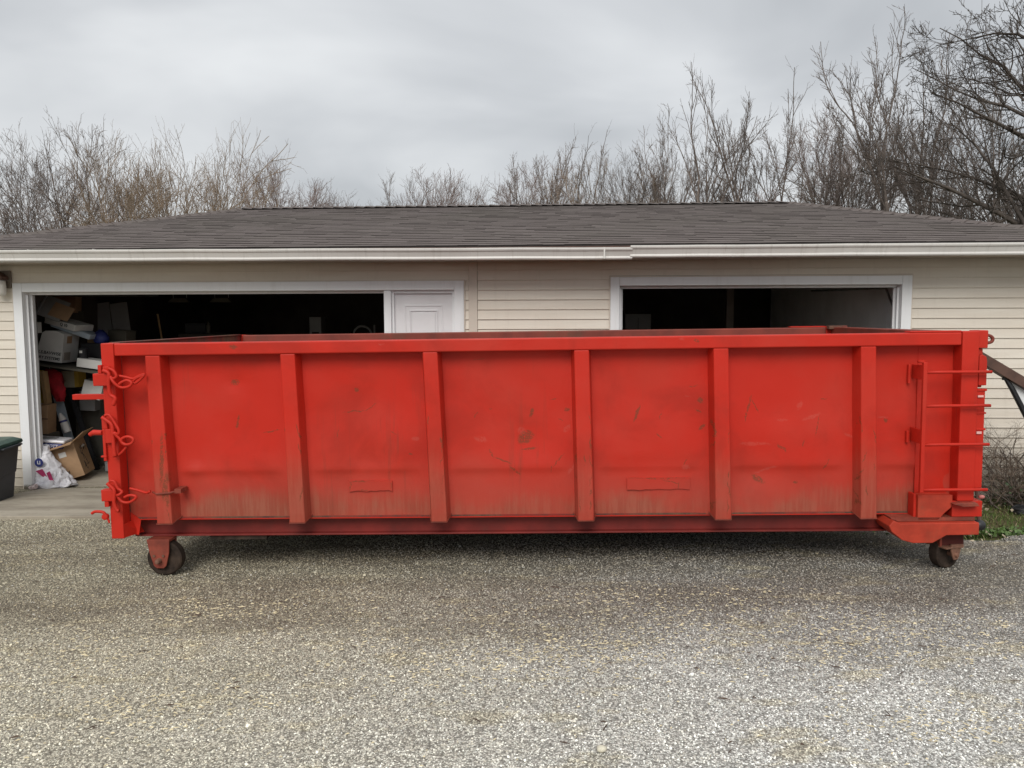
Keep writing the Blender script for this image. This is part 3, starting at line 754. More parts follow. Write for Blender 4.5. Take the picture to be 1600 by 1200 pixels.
# ------------------------------------------------------------------ roll-off container (local frame: x length, y depth, z up)
yaw, tilt = 0.0237, 0.0108
Uv = Vector((math.cos(yaw)*math.cos(tilt), -math.sin(yaw)*math.cos(tilt), math.sin(tilt)))
Vv = Vector((math.sin(yaw), math.cos(yaw), 0)); Wv = Uv.cross(Vv)
K = thing("dumpster", "long open red steel roll-off dumpster on small casters standing in front of the garage", "dumpster")
km = Matrix((Uv, Vv, Wv)).transposed().to_4x4(); km.translation = Vector((-2.7593, 5.2845, 0.283))
K.matrix_world = km
LEN, DEP, TOP = 5.90, 2.50, 1.345
PB, PV = 0.118, 0.105        # panel bottom height, inset of the side sheet
def side_sheet(v0, sg, inner):
    """side sheet with the fold line a third of the way up and slight bulges"""
    xs_ = np.linspace(0.085, 5.74, 150); zs_ = np.concatenate([np.linspace(PB, .40, 14), [.425,.44,.455], np.linspace(.48, 1.268, 30)])
    X, Z = np.meshgrid(xs_, zs_, indexing='ij')
    bays = [0.085,.345,1.264,2.235,3.235,4.16,5.128,5.74]
    B = np.zeros_like(X)
    for a, b in zip(bays[:-1], bays[1:]):
        t = np.clip((X-a)/(b-a), 0, 1); q = np.clip((Z-.44)/(1.268-.44), 0, 1)
        B += np.where((X >= a) & (X < b), np.sin(t*np.pi)**1.2*np.sin(q*np.pi), 0)*0.012
    low = 0.011*(1-sm(Z, .405, .455))*(0.55+.45*np.sin(np.clip((Z-PB)/(.44-PB),0,1)*np.pi*.5))
    inlow = np.zeros_like(X)
    for a, b in zip(bays[:-1], bays[1:]):
        inlow = np.where((X > a+.1) & (X < b-.1), sm(X, a+.08, a+.16)*(1-sm(X, b-.16, b-.08)), inlow)
    dents = .0035*np.sin(X*5.3+1.3*np.sin(Z*4))*np.sin(Z*6.1+X*1.7) + .0018*np.sin(X*13+Z*7)*np.sin(Z*11-X*3)
    for (cx, cz, rx, rz, d) in ((.86,1.06,.05,.05,.012),(1.75,.50,.14,.10,.014),(2.85,.60,.18,.12,.010),(4.6,.68,.25,.14,-.012),(3.7,.46,.3,.05,.008),(.55,.45,.05,.04,-.014),(2.0,.9,.2,.2,.008),(4.4,.38,.15,.1,.012)):
        dents += d*np.exp(-((X-cx)/rx)**2-((Z-cz)/rz)**2)
    Y = v0 + sg*(B + low*inlow + dents)
    if inner: Y = v0 + sg*(B*0.5)
    nx, nz = X.shape; v = np.stack([X, Y, Z], -1).reshape(-1,3)
    i, j = np.meshgrid(np.arange(nx-1), np.arange(nz-1), indexing='ij'); a = (i*nz+j).ravel(); f = np.stack([a, a+nz, a+nz+1, a+1], -1)
    if sg < 0: f = f[:, ::-1]
    return v.tolist(), f.tolist()
def add_sheet(name, v0, sg, mat, inner=False):
    v, f = side_sheet(v0, sg, inner); me = bpy.data.meshes.new(name); me.from_pydata(v, [], f); me.materials.append(mat)
    for p in me.polygons: p.use_smooth = True
    o = bpy.data.objects.new(name, me); COL.objects.link(o); o.parent = K; return o
add_sheet("side_panel", PV, 1, M_PANEL)
add_sheet("inner_panel", PV+.040, 1, M_RUSTIN, True)
add_sheet("side_panel", DEP-PV, -1, M_RED)
add_sheet("inner_panel", DEP-PV-.040, -1, M_RUSTIN, True)
MB().box(.07, 5.80, PV-.002, DEP-PV+.002, PB-.006, PB+.006).build("floor_plate", M_RUSTIN, K)
MB().box(.085, 5.74, PV-.006, PV+.02, PB-.012, PB-.0065).build("sill_strip", M_RED, K)
# top rails
for nm, y0, y1 in (("top_rail", 0.004, PV+.012), ("top_rail", DEP-PV-.012, DEP-.004)):
    MB().box(.088, 5.732, y0, y1, 1.258, 1.342).build(nm, M_RED if y0 < 1 else M_RUSTRAIL, K, bevel=.008)
# stakes: tapered tubes with flared foot
def stake(uc, ub, front=True):
    s_ = MB(); secs = []
    for z, u, hw, y in ((.1, ub, .052, .004), (.16, ub, .052, .002), (1.257, uc, .049, .006)):
        secs.append([Vector((u-hw-.020, PV+.012, z+(.022 if z == .1 else 0))), Vector((u-hw, y, z)), Vector((u+hw, y, z)), Vector((u+hw+.020, PV+.012, z+(.022 if z == .1 else 0)))])
    if not front: secs = [[Vector((p.x, DEP-p.y, p.z)) for p in q] for q in secs]
    s_.loft(secs); o = s_.build("stake", M_STAKE, K, bevel=.006)
    # weld bead at the foot
    zb = .118
    pts = [(ub-.078, PV+.004, zb+.014), (ub-.053, .000, .100), (ub+.053, .000, .100), (ub+.078, PV+.004, zb+.014)]
    if front: MB().tube(pts, .0032, 5).build("weld_bead", M_RUSTRED, o)
for uc, ub in ((.345,.372),(1.264,1.29),(2.225,2.262),(3.237,3.26),(4.160,4.185),(5.128,5.155)):
    stake(uc, ub); stake(uc, ub, False)
# patches welded on the side sheet
for (u0, u1, w0, w1) in ((1.63, 1.93, .295, .368), (3.55, 3.98, .29, .370)):
    pz = MB(); n = 10; top_ = []; bot = []
    for i in range(n+1):
        u = u0+(u1-u0)*i/n; top_.append((u, w1+random.uniform(-.003,.003))); bot.append((u, w0+random.uniform(-.006,.006)))
    pz.prism(top_+bot[::-1], 'y', PV+.0005, PV+.02)
    pz.build("patch_plate", M_PATCH, K, label="brighter red patch low on the side sheet")
# corner posts
for y0, y1 in ((0.0, .100), (DEP-.100, DEP)):
    MB().box(0, .087, y0, y1, 0.0, TOP).build("corner_post", M_RED, K, bevel=.006)
gs = MB(); gs.prism([(.0875,.002),(.0875,.16),(.16,.105),(.14,.0)], 'y', .10, .106); gs.build("gusset_plate", M_RED, K)
gs = MB(); gs.loft([[Vector((.087,.008,.006)),Vector((.087,.1,.006)),Vector((.15,.16,.006))],[Vector((.087,.008,.10)),Vector((.087,.1,.10)),Vector((.11,.14,.10))]]); gs.build("gusset_plate", M_RED, K)
for y0, y1 in ((0.0, .115), (DEP-.115, DEP)):
    MB().box(5.735, 5.845, y0, y1, .215, TOP+.004).build("corner_post", M_RED, K, bevel=.006)
    MB().box(5.40, 5.732, y0+.012, y1-.02, TOP-.001, TOP+.009).build("top_cap", M_RED, K, bevel=.002)
    # stacked end pieces behind the post
    e_ = MB()
    e_.box(5.846, 5.905, y0+.008, y1+.02, 1.236, TOP+.008)
    e_.box(5.846, 5.886, y0+.03, y1+.02, .975, 1.234)
    e_.box(5.846, 5.900, y0+.010, y1+.02, .30, .96)
    e_.build("end_post", M_RED, K, bevel=.005)
    l_ = MB()
    l_.prism([(5.850,.99),(5.850,1.185),(5.868,1.196),(5.896,1.18),(5.902,1.15),(5.902,.99)], 'y', y0+.004, y0+.029)
    l_.build("corner_lug", M_PATCH, K, bevel=.004)
    b_ = MB().box(5.846, 5.908, y0+.004, y0+.03, .952, .968).box(5.846, 5.908, y0+.004, y0+.03, .80, .812).box(5.846, 5.908, y0+.004, y0+.03, .69, .704)
    b_.build_each("end_band", M_RED, K, bevel=.003)
MB().box(5.848, 5.884, .0, .012, .912, .925).box(5.848, 5.880, .0, .012, .668, .684).build_each("reflector_strip", simple("faded pink reflective tape", (0.72,0.42,0.38), 0.4, 0.1), K)
# front end wall (right) with ribs
MB().box(5.790, 5.815, .117, DEP-.117, PB, 1.30).build("front_end_panel", M_RUSTIN, K)
MB().box(5.780, 5.90, .117, DEP-.117, 1.262, TOP-.002).build("front_rail", M_RUSTRAIL, K, bevel=.006)
for v in np.linspace(.45, DEP-.45, 5):
    MB().box(5.817, 5.89, v-.05, v+.05, .13, 1.26).build("end_rib", M_RED, K, bevel=.005)
MB().box(5.735, 5.905, DEP-.19, DEP-.118, TOP-.02, TOP+.012).build("rail_bracket", M_RUSTIN, K, bevel=.003)
# rear door (left)
MB().box(.020, .060, .102, DEP-.102, .06, TOP-.004).build("rear_door", M_RUSTIN, K)
for z in (.12, .55, .98): MB().box(-.035, .018, .13, DEP-.13, z-.04, z+.04).build("door_rib", M_RED, K, bevel=.005)
MB().box(-.232, -.001, .030, .075, .962, .998).build("door_bar", M_RED, K, bevel=.003, label="flat red bar sticking out past the rear door")
MB().box(.005, .075, .102, DEP-.102, TOP-.003, TOP+.004).build("door_cap", M_RUSTIN, K)

# ladder
ld = MB().box(5.462, 5.488, -.052, -.026, .285, 1.150).build("ladder", M_RED, K, bevel=.004)
for z in (1.084, .862, .605, .302):
    MB().tube([(5.488, -.039, z), (5.60, -.040, z+.001), (5.76, -.039, z), (5.908, -.038, z-.001)], .0105, 8).build("rung", M_RED, ld, smooth=True)
MB().lathe([(.02,-.004),(.026,0),(.026,.010),(.015,.014)], (5.462,-.02,1.150), 'z', 14).build("rail_cap", M_RED, ld)
for z in (1.07, .645): MB().box(5.462, 5.474, -.03, .110, z-.035, z+.06).build("ladder_bracket", M_RED, ld, bevel=.003)
MB().box(5.430, 5.445, .085, .108, 1.00, 1.13).box(5.430, 5.445, .085, .108, .60, .68).build_each("weld_strip", M_RED, ld, bevel=.003)
MB().box(5.500, 5.73, .104, .110, PB, 1.25).build("backing_sheet", M_RED, K)

# lower right: box plate, step, skid with chamfer, hitch roller
MB().prism([(5.478,.085),(5.478,.258),(5.705,.258),(5.705,.205),(5.700,.175),(5.655,.135),(5.615,.085)], 'y', .000, .075).build("box_plate", M_DOG, K, bevel=.004, label="orange red folded plate under the ladder")
MB().box(5.458, 5.477, .02, .104, .085, .262).build("box_plate", M_RED, K, bevel=.004)
MB().box(5.706, 5.905, .006, .11, .108, .214).build("end_plate", M_RED, K, bevel=.003)
MB().prism([(5.69,.206),(5.73,.214),(5.845,.212),(5.86,.190),(5.75,.186),(5.745,.190)], 'y', -.045, .004).build("foot_step", M_RUSTRED, K, bevel=.003)
MB().prism([(5.300,.098),(5.345,.078),(5.862,.080),(5.862,-.002),(5.650,-.004),(5.605,-.030),(5.560,-.056),(5.43,-.056),(5.36,-.036),(5.29,.02),(5.27,.06)], 'y', -.045, .18).build("skid_plate", M_DOG, K, bevel=.005, label="scuffed orange red skid plate with a chamfered nose")
MB().prism([(5.30,.100),(5.35,.081),(5.855,.083),(5.855,.107),(5.30,.107)], 'y', .0, .3).build("skid_top", M_RUSTRED, K)
MB().lathe([(.012,5.863-5.863),(.034,.002),(.036,.03),(.034,.055),(.022,.068),(.0,.07)], (5.863, .02, .046), 'x', 18).build("nose_roller", M_BLACK, K, smooth=True, label="dark round roller end at the front corner")
MB().box(5.863, 5.885, .0, .03, -.008, .004).build("roller_pin", M_STEEL, K)
MB().tube(spline([(5.90,.06,1.312),(5.935,.06,1.318),(5.962,.06,1.300),(5.955,.06,1.275),(5.925,.06,1.268),(5.90,.06,1.272)]), .011, 8).build("tarp_hook", M_RUSTRED, K, smooth=True)
MB().lathe([(.0,0),(.011,.002),(.013,.02),(.009,.034),(.0,.036)], (5.906,.05,.232), 'x', 12).build("end_knob", simple("pink faded plastic", (0.6,0.2,0.18), 0.5), K, smooth=True)

# base frame
for v, dr_ in ((.25, 1), (DEP-.25, -1)):
    y0, y1 = sorted((v, v+.10*dr_)); ya, yb = sorted((v-.02*dr_, v+.10*dr_))
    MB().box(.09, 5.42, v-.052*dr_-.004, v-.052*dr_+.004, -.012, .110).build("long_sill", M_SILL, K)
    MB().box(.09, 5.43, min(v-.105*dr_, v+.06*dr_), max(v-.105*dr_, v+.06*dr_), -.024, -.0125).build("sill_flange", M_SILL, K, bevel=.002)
for u in np.arange(.35, 5.7, .42):
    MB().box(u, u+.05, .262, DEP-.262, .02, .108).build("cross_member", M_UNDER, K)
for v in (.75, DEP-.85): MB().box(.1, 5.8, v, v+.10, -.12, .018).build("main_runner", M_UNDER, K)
MB().box(.62, 1.02, .16, .5, -.055, -.0245).build("axle_plate", M_WHEEL, K)

# casters: fixed at the left, swivelled at the right
def ground_w(u, v):
    p = km @ Vector((u, v, 0)); g_ = float(gz(p.x, p.y))
    if p.y > 7.12: g_ = max(g_, -.028-.1*(p.y-7.13)/1.67)
    return (g_ - p.z)/Wv.z
def caster(u, v, swivel, mount, fork_top):
    c_w = ground_w(u, v)+.002; rad = .122 if swivel == 0 else .114; cz = c_w+rad
    f_ = MB(); M_ = Matrix.Translation(Vector((u, v, 0))) @ Matrix.Rotation(swivel, 4, 'Z')
    off = -.022 if swivel == 0 else -.05
    def P(x, y, z): return M_ @ Vector((x, y, z))
    if swivel == 0:
        for yy in (-.062, .050):
            f_.prism([(-.085+off,fork_top),(.075+off,fork_top),(.068+off,cz+.045),(.045+off,cz-.045),(.028+off,cz-.062),(-.022+off,cz-.062),(-.042+off,cz-.045),(-.068+off,cz+.05)], 'y', yy, yy+.012, M_)
        f_.box(-.085+off, .075+off, -.050, .050, fork_top-.02, fork_top-.002, M_)
    else:
        for yy in (-.092, .068):
            f_.prism([(-.05,fork_top+.01),(.045,fork_top+.01),(.042,fork_top-.03),(.032,cz-.01),(.02,cz-.038),(-.02,cz-.038),(-.033,cz-.01),(-.046,fork_top-.03)], 'y', yy, yy+.012, M_)
        f_.box(-.10, .065, -.098, .085, fork_top-.012, fork_top, M_)
    fk = f_.build("caster_fork", M_RUSTRED if swivel == 0 else M_FORK, K, bevel=.003)
    w_ = MB(); secs = []
    prof = [(.018,-.034),(.085,-.030),(.088,-.038),(rad-.010,-.038),(rad,-.030),(rad,.030),(rad-.010,.038),(.088,.038),(.085,.030),(.018,.034)]
    for r_, t in prof:
        ring = []
        for k in range(36):
            a = 2*math.pi*k/36; ring.append(P(.0 + r_*math.cos(a), t, cz+r_*math.sin(a)))
        secs.append(ring)
    w_.loft(secs); wh = w_.build("wheel", M_WHEEL, K, smooth=False)
    h_ = MB(); secs = []
    for r_, t in ((.0,-.106),(.014,-.104),(.018,-.093),(.018,.088),(.0,.09)):
        secs.append([P(off*(swivel == 0) + r_*math.cos(2*math.pi*k/12), t, cz-.005+r_*math.sin(2*math.pi*k/12)) for k in range(12)])
    h_.loft(secs); h_.build("axle_bolt", M_FORK, fk, smooth=False)
    if swivel == 0:
        b_ = MB()
        for dx in (-.035, .03): b_.lathe([(.009,-.007),(.009,.0)], M_ @ Vector((dx+off, -.063, cz+.028)), 'y', 8)
        b_.build_each("bolt_head", M_FORK, fk)
    if mount:
        m_ = MB().box(u-.06, u+.095, v-.065, v+.11, mount[0], mount[1]); m_.build("caster_mount", M_UNDER, K, bevel=.003)
        MB().box(u-.076, u-.061, v-.085, v+.11, mount[0]-.004, mount[1]).build("caster_mount", M_RUSTRED, K, bevel=.002)
        MB().box(u-.0, u+.085, v-.085, v-.0705, mount[0]-.012, mount[0]+.012).build("caster_plate", M_FORK, K, bevel=.002)
for v in (.12, DEP-.14):
    caster(.318, v, 0.0, None, -.0245)
for v, sw in ((.14, R(24)), (DEP-.16, R(20))):
    caster(5.735, v, sw, (-.108, -.006), -.108)

# rear corner latches with their hooks and chain loops
def latch(z, kind):
    h_ = MB()
    if kind == 0:
        h_.box(-.046, .062, -.035, .02, z-.045, z+.038)
        h_.box(-.012, .012, -.03, -.001, z+.038, z+.095).box(.022, .064, -.03, -.001, z+.038, z+.085)
    elif kind == 1:
        h_.box(.012, .075, -.03, -.001, z-.065, z+.03)
        h_.prism([(-.012,z+.03),(-.012,z+.095),(.0,z+.10),(.022,z+.075),(.026,z+.03)], 'y', -.02, -.002)
        h_.tube([(-.10,-.02,z-.008),(-.07,-.02,z+.008),(-.01,-.02,z+.006)], [.014,.02,.018], 8)
        h_.box(-.012, .008, -.02, -.002, z-.19, z+.03).box(-.03, .010, -.022, -.001, z-.165, z-.152)
    else:
        h_.box(-.036, .052, -.035, .02, z-.045, z+.035)
        h_.box(-.02, .01, -.03, -.001, z-.085, z-.046)
        h_.tube(spline([(-.118,-.02,z-.132),(-.09,-.02,z-.118),(-.04,-.02,z-.122),(-.022,-.02,z-.14)], 4), .011, 8)
        h_.lathe([(.0,-.03),(.022,-.028),(.022,-.0),(.0,.0)], (-.026,0,z-.155), 'y', 12)
        h_.tube([(-.01,-.015,z-.165),(.0,-.015,z-.2)], .008, 6)
    hb = h_.build("hinge_latch", M_RED, K, bevel=.004)
    y = -.05
    if kind == 0:
        arm = [(.035,y,z+.06),(.075,y,z+.04),(.070,y,z-.03),(.075,y,z-.10),(.100,y,z-.118),(.108,y,z-.135),(.092,y,z-.175)]
        loop = [(.075,y,z+.075),(.11,y,z+.055),(.125,y,z+.02),(.10,y,z+.005),(.085,y,z+.02),(.11,y-.01,z-.02),(.15,y,z-.055),(.205,y,z-.05),(.225,y,z-.025),(.195,y,z-.008),(.155,y,z-.022),(.14,y,z-.035)]
        ch = [(.13,y+.02,z+.022),(.18,y+.02,z+.012),(.225,y+.02,z-.0),(.26,y+.02,z+.015),(.305,y+.02,z+.03),(.28,y+.02,z-.0),(.24,y+.02,z-.03),(.225,y+.02,z-.02),(.25,y+.02,z+.005),(.30,y+.02,z+.022)]
    elif kind == 1:
        arm = [(.01,y,z+.115),(.04,y,z+.095),(.075,y,z+.06),(.078,y,z-.02),(.082,y,z-.115),(.085,y,z-.15)]
        loop = [(.03,y,z+.125),(.06,y,z+.13),(.09,y,z+.085),(.118,y,z+.03),(.115,y,z+.0),(.09,y-.01,z+.01),(.12,y,z-.03),(.15,y,z-.07),(.20,y,z-.065),(.215,y,z-.035),(.18,y,z-.018),(.142,y,z-.03),(.135,y,z-.055),(.165,y,z-.075)]
        ch = [(.16,y+.02,z-.085),(.135,y+.02,z-.115),(.10,y+.02,z-.145),(.06,y+.02,z-.155)]
    else:
        arm = [(.02,y,z+.085),(.045,y,z+.06),(.066,y,z+.03),(.060,y,z-.05),(.075,y,z-.10),(.09,y,z-.105)]
        loop = [(.04,y,z+.10),(.07,y,z+.095),(.09,y,z+.05),(.118,y,z+.025),(.10,y-.01,z+.005),(.085,y,z+.0),(.11,y,z-.04),(.155,y,z-.05),(.20,y,z-.03),(.21,y,z-.008),(.17,y,z-.0),(.13,y,z-.015)]
        ch = [(.14,y+.06,z+.035),(.20,y+.06,z+.02),(.26,y+.05,z+.005),(.29,y+.04,z+.018)]
    MB().tube(spline(arm, 4), .0130, 8).build("latch_arm", M_RED, hb, smooth=True)
    MB().tube(spline(loop, 5), .0100, 7).build("hook_loop", M_RED, hb, smooth=True)
    MB().tube(spline(ch, 4), .0095, 6).build("chain_link", M_RED, hb, smooth=True)
latch(1.105, 0); latch(.735, 1); latch(.315, 2)
MB().tube([(.290,.03,.318),(.33,-.004,.312),(.42,-.006,.318),(.50,.03,.335)], .007, 6).box(.455, .50, -.004, .10, .315, .345).build("latch_rod", M_RUSTRED, K)

# ------------------------------------------------------------------ trees
def tree_segments(seed, height=9.0, leaders=4, spread=0.5, trunk=0.12, depth=8, twig=0.006, a_main=(.08,.25), a_side=(.35,.6), ratio=(.80,.92), side=(.62,.85), upward=0.05, fork=(0.05, 0.2), bare=2, sides=1.6):
    r = random.Random(seed); segs = []
    def bend(d, ang):
        ax = Vector((r.gauss(0,1), r.gauss(0,1), r.gauss(0,1))).cross(d)
        if ax.length < 1e-3: ax = Vector((1,0,0))
        return Matrix.Rotation(ang, 3, ax.normalized()) @ d
    def grow(p, d, ln, rad, dep):
        n = 3; pts = [p]
        rend = max(twig*.6, rad*.80)
        for i in range(n):
            d = (d + Vector((r.gauss(0,1), r.gauss(0,1), r.gauss(0,.7)))*.085 + Vector((0,0,upward))).normalized(); q = p+d*ln/n
            segs.append((p, q, rad+(rend-rad)*i/n, rad+(rend-rad)*(i+1)/n, min(dep, 9))); p = q; pts.append(p)
        if dep >= bare:
            for _ in range(int(sides*r.uniform(.5,1.5)+.5)):       # small side twigs
                k = r.randrange(n); q = pts[k].lerp(pts[k+1], r.random()); dd = bend(d, r.uniform(.45,.95)); L_ = ln*r.uniform(.5,1.0); q0 = q
                for _i in range(3):
                    dd = (dd+Vector((r.gauss(0,.09), r.gauss(0,.09), .06))).normalized(); q1 = q0+dd*L_/3; segs.append((q0, q1, twig*.9, twig*.65, 9)); q0 = q1
                    if r.random() < .6:
                        d3 = bend(dd, r.uniform(.4,.8)); segs.append((q1, q1+d3*L_*.28, twig*.7, twig*.5, 9))
        if dep >= depth: return
        grow(p, bend(d, r.uniform(*a_main)), ln*r.uniform(*ratio), max(twig, rad*.80), dep+1)
        if r.random() < .93: grow(p, bend(d, r.uniform(*a_side)), ln*r.uniform(*side), max(twig, rad*.62), dep+1)
    p = Vector((0,0,-.3)); d = Vector((0,0,1)); fk = height*r.uniform(*fork); rad = trunk
    for i in range(4):
        d = (d + Vector((r.gauss(0,.06), r.gauss(0,.06), .2))).normalized(); q = p+d*(fk+.3)/4; segs.append((p, q, rad, rad*.95, 0)); p = q; rad *= .95
    for k in range(leaders):
        a = 2*math.pi*(k+r.uniform(-.35,.35))/leaders; s_ = r.uniform(.3,1.0)*spread
        grow(p, Vector((math.cos(a)*s_, math.sin(a)*s_, 1)).normalized(), height*.19*r.uniform(.8,1.15), trunk*r.uniform(.45,.7), 1)
    return segs
def seg_mesh(name, segs, mat):
    out_v, out_f = [], []; base = 0
    for n, sel in ((6, [s_ for s_ in segs if s_[2] > .03]), (3, [s_ for s_ in segs if s_[2] <= .03])):
        if not sel: continue
        P0 = np.array([tuple(s_[0]) for s_ in sel]); P1 = np.array([tuple(s_[1]) for s_ in sel])
        r0 = np.array([s_[2] for s_ in sel]); r1 = np.array([s_[3] for s_ in sel])
        D_ = P1-P0; D_ /= np.maximum(1e-9, np.linalg.norm(D_, axis=1, keepdims=True))
        A_ = np.cross(D_, np.array([0.3, 0.9, 0.12])); A_ /= np.maximum(1e-9, np.linalg.norm(A_, axis=1, keepdims=True)); B_ = np.cross(D_, A_)
        V = np.zeros((len(sel), 2*n, 3))
        for k in range(n):
            o_ = A_*math.cos(2*math.pi*k/n)+B_*math.sin(2*math.pi*k/n)
            V[:, k] = P0+o_*r0[:, None]; V[:, n+k] = P1+o_*r1[:, None]
        idx = base + np.arange(len(sel))[:, None]*2*n
        for k in range(n): out_f.append(np.concatenate([idx+k, idx+(k+1) % n, idx+n+(k+1) % n, idx+n+k], 1))
        out_v.append(V.reshape(-1, 3)); base += len(sel)*2*n
    V = np.concatenate(out_v); F = np.concatenate(out_f)
    me = bpy.data.meshes.new(name); nv, nf = len(V), len(F)
    me.vertices.add(nv); me.vertices.foreach_set("co", V.astype(np.float32).ravel())
    me.loops.add(nf*4); me.loops.foreach_set("vertex_index", F.astype(np.int32).ravel())
    me.polygons.add(nf); me.polygons.foreach_set("loop_start", np.arange(0, nf*4, 4, dtype=np.int32)); me.polygons.foreach_set("loop_total", np.full(nf, 4, np.int32))
    me.update(calc_edges=True); me.materials.append(mat); return me
def tree_meshes(seed, mats, **kw):
    sg = tree_segments(seed, **kw)
    zs = sorted(q[1].z for q in sg); k_ = kw["height"]/zs[int(len(zs)*.9997)]
    sg = [(a*k_, b*k_, c, d, e) for a, b, c, d, e in sg]
    return (seg_mesh("trunk", [q for q in sg if q[4] <= 2], mats[0]), seg_mesh("crown", [q for q in sg if q[4] > 2], mats[1]))
VASE = dict(leaders=6, spread=.62, trunk=.12, depth=8, twig=.0062, upward=.012, a_main=(.05,.2), a_side=(.3,.6), side=(.72,.92), sides=2.2)
TALL = dict(leaders=3, spread=.26, trunk=.12, depth=8, twig=.0066, a_main=(.03,.12), a_side=(.25,.5), ratio=(.84,.94), side=(.55,.75), fork=(.15,.35), upward=.03, sides=2.0)
FAR = dict(leaders=5, spread=.50, trunk=.12, depth=8, twig=.0075, upward=.015, a_side=(.3,.55), side=(.72,.9), fork=(.1,.2), sides=2.0)
BUSHY = dict(leaders=9, spread=.95, trunk=.09, depth=7, twig=.0062, upward=.008, a_main=(.05,.2), side=(.72,.92), fork=(.02,.06), sides=1.8)
protos = {}
for nm, kw, mats, n in (("vase", VASE, (M_BARK, M_BARK), 3), ("tall", TALL, (M_BARKD, M_BARK), 4), ("far", FAR, (M_BARK, M_TWIG), 3), ("bushy", BUSHY, (M_BARK, M_BARKW), 2)):
    protos[nm] = [tree_meshes(100+7*i+hash_, mats, height=(10.0 if nm == "tall" else 9.0), **kw) for i, hash_ in zip(range(n), (3, 14, 29, 41))]
def px_dir(px, py):
    return _fw + _rt*((px-800)/1224.56) - _u2*((py-600)/1224.56)
def plant_tree(px, pytop, dist, kind, var, label, group, wide=1.0, name="bare_tree", dark=False):
    d = px_dir(px, pytop); d = d*(dist/d.y); x, z = d.x, CAM_H+d.z
    h = z + .15
    t = thing(name, label, "tree", (x, dist, -.15), (0, 0, random.uniform(0, 6.28)), group)
    s_ = h/9.0; wide = max(.8, wide); t.scale = (s_*wide, s_*wide, s_*1.02)
    for nm, me in zip(("trunk", "crown"), protos[kind][var % len(protos[kind])]):
        o = bpy.data.objects.new(nm, me); COL.objects.link(o); o.parent = t
    return t
GL, GC, GR_ = "bare trees behind the left end of the garage roof", "small bare trees far behind the middle of the roof", "tall bare trees behind the right half of the roof"
TREES = [
 (80,192,26,"vase",0,"broad bare tree with a rounded crown at the far left behind the roof",GL,.85),
 (-15,240,24,"vase",1,"bare tree cut by the left edge of the photo",GL,.9),
 (150,262,33,"far",1,"low thin bare tree between the two round crowns at the left",GL,.9),
 (228,205,25,"bushy",0,"wide multi-stemmed tan bare tree second from the left",GL,.62),
 (305,212,27,"bushy",1,"tan bushy bare tree leaning right above the roof hip",GL,.66),
 (350,262,30,"vase",2,"smaller bare tree just left of the roof's left peak",GL,.7),
 (408,232,34,"far",0,"slim pale bare tree above the left end of the roof ridge",GL,.65),
 (488,288,46,"far",2,"lowest faint bare tree beside the open gap of sky",GL,.7),
 (600,258,42,"vase",1,"fan-shaped bare tree first right of the open gap of sky",GC,.72),
 (677,262,44,"far",1,"narrow bare tree right of the fan-shaped tree",GC,.7),
 (735,286,46,"vase",2,"low spreading bare tree left of the roof centre",GC,.8),
 (800,246,42,"far",0,"bare tree behind the centre of the ridge",GC,.75),
 (848,236,40,"tall",0,"upright bare tree just right of the ridge centre",GC,.8),
 (905,240,40,"tall",1,"thin bare tree third from the ridge centre to the right",GC,.85),
 (965,248,38,"bushy",0,"reddish bushy bare tree filling the gap right of centre",GC,.5),
 (1010,238,38,"vase",0,"spreading bare tree left of the first tall pair",GC,.7),
 (1060,215,36,"tall",2,"slanting bare tree left of the three slender tall trees",GR_,.9),
 (1100,160,32,"tall",3,"leftmost of three slender tall bare trees above the roof",GR_,.62),
 (1168,160,32,"tall",0,"middle one of three slender tall bare trees above the roof",GR_,.6),
 (1222,172,33,"tall",1,"rightmost of three slender tall bare trees above the roof",GR_,.58),
 (1285,190,30,"far",2,"medium bare tree behind the right end of the ridge",GR_,.8),
 (1340,175,28,"vase",0,"bare tree with a leaning stem above the right roof hip",GR_,.6),
 (1400,96,25,"tall",2,"tallest upright many-stemmed bare tree right of the roof ridge",GR_,.95),
 (1455,110,26,"tall",3,"tall bare tree partly behind the big tree's branches",GR_,.8),
 (1505,170,24,"vase",2,"bare tree under the long arching branches at the right",GR_,.7),
 (1560,150,22,"tall",1,"bare tree close to the right edge behind the big trunk",GR_,.9),
 (1640,120,24,"vase",1,"bare tree just outside the right edge with limbs reaching in",GR_,.8)]
for a in TREES: plant_tree(*a[:5], a[5], a[6], a[7])
# undergrowth: low thicket behind the garage that reads as one mass
def thicket(name, x0, x1, y0, y1, n, h, seed, mat, label):
    r = random.Random(seed); segs = []
    for _ in range(n):
        x = r.uniform(x0, x1); y = r.uniform(y0, y1); hh = r.uniform(*h); d = Vector((r.gauss(0,.28), r.gauss(0,.2), 1)).normalized(); p = Vector((x, y, -.2))
        m_ = 6; pts = []
        for i in range(m_):
            d = (d + Vector((r.gauss(0,.2), r.gauss(0,.2), .06))).normalized(); q = p+d*hh/m_; rr = .016*(1-i/m_)+.005; segs.append((p, q, rr, rr*.85, 1)); pts.append((q, d)); p = q
        for (q, d0) in pts[2:]:
            for _k in range(3):
                dd = (d0 + Vector((r.gauss(0,.55), r.gauss(0,.55), r.gauss(.1,.3)))).normalized(); e0 = q
                for s_ in range(3):
                    dd = (dd+Vector((r.gauss(0,.15), r.gauss(0,.15), .12))).normalized(); e1 = e0+dd*hh*.06; segs.append((e0, e1, .006, .0045, 1)); e0 = e1
    me = seg_mesh(name, segs, mat); o = bpy.data.objects.new(name, me); COL.objects.link(o); return tag(o, label, None, kind='stuff')
thicket("woodland_thicket", -28, -9, 24, 36, 220, (3.4, 5.2), 3, M_BARKW, "dense tangle of bare brush behind the left end of the garage")
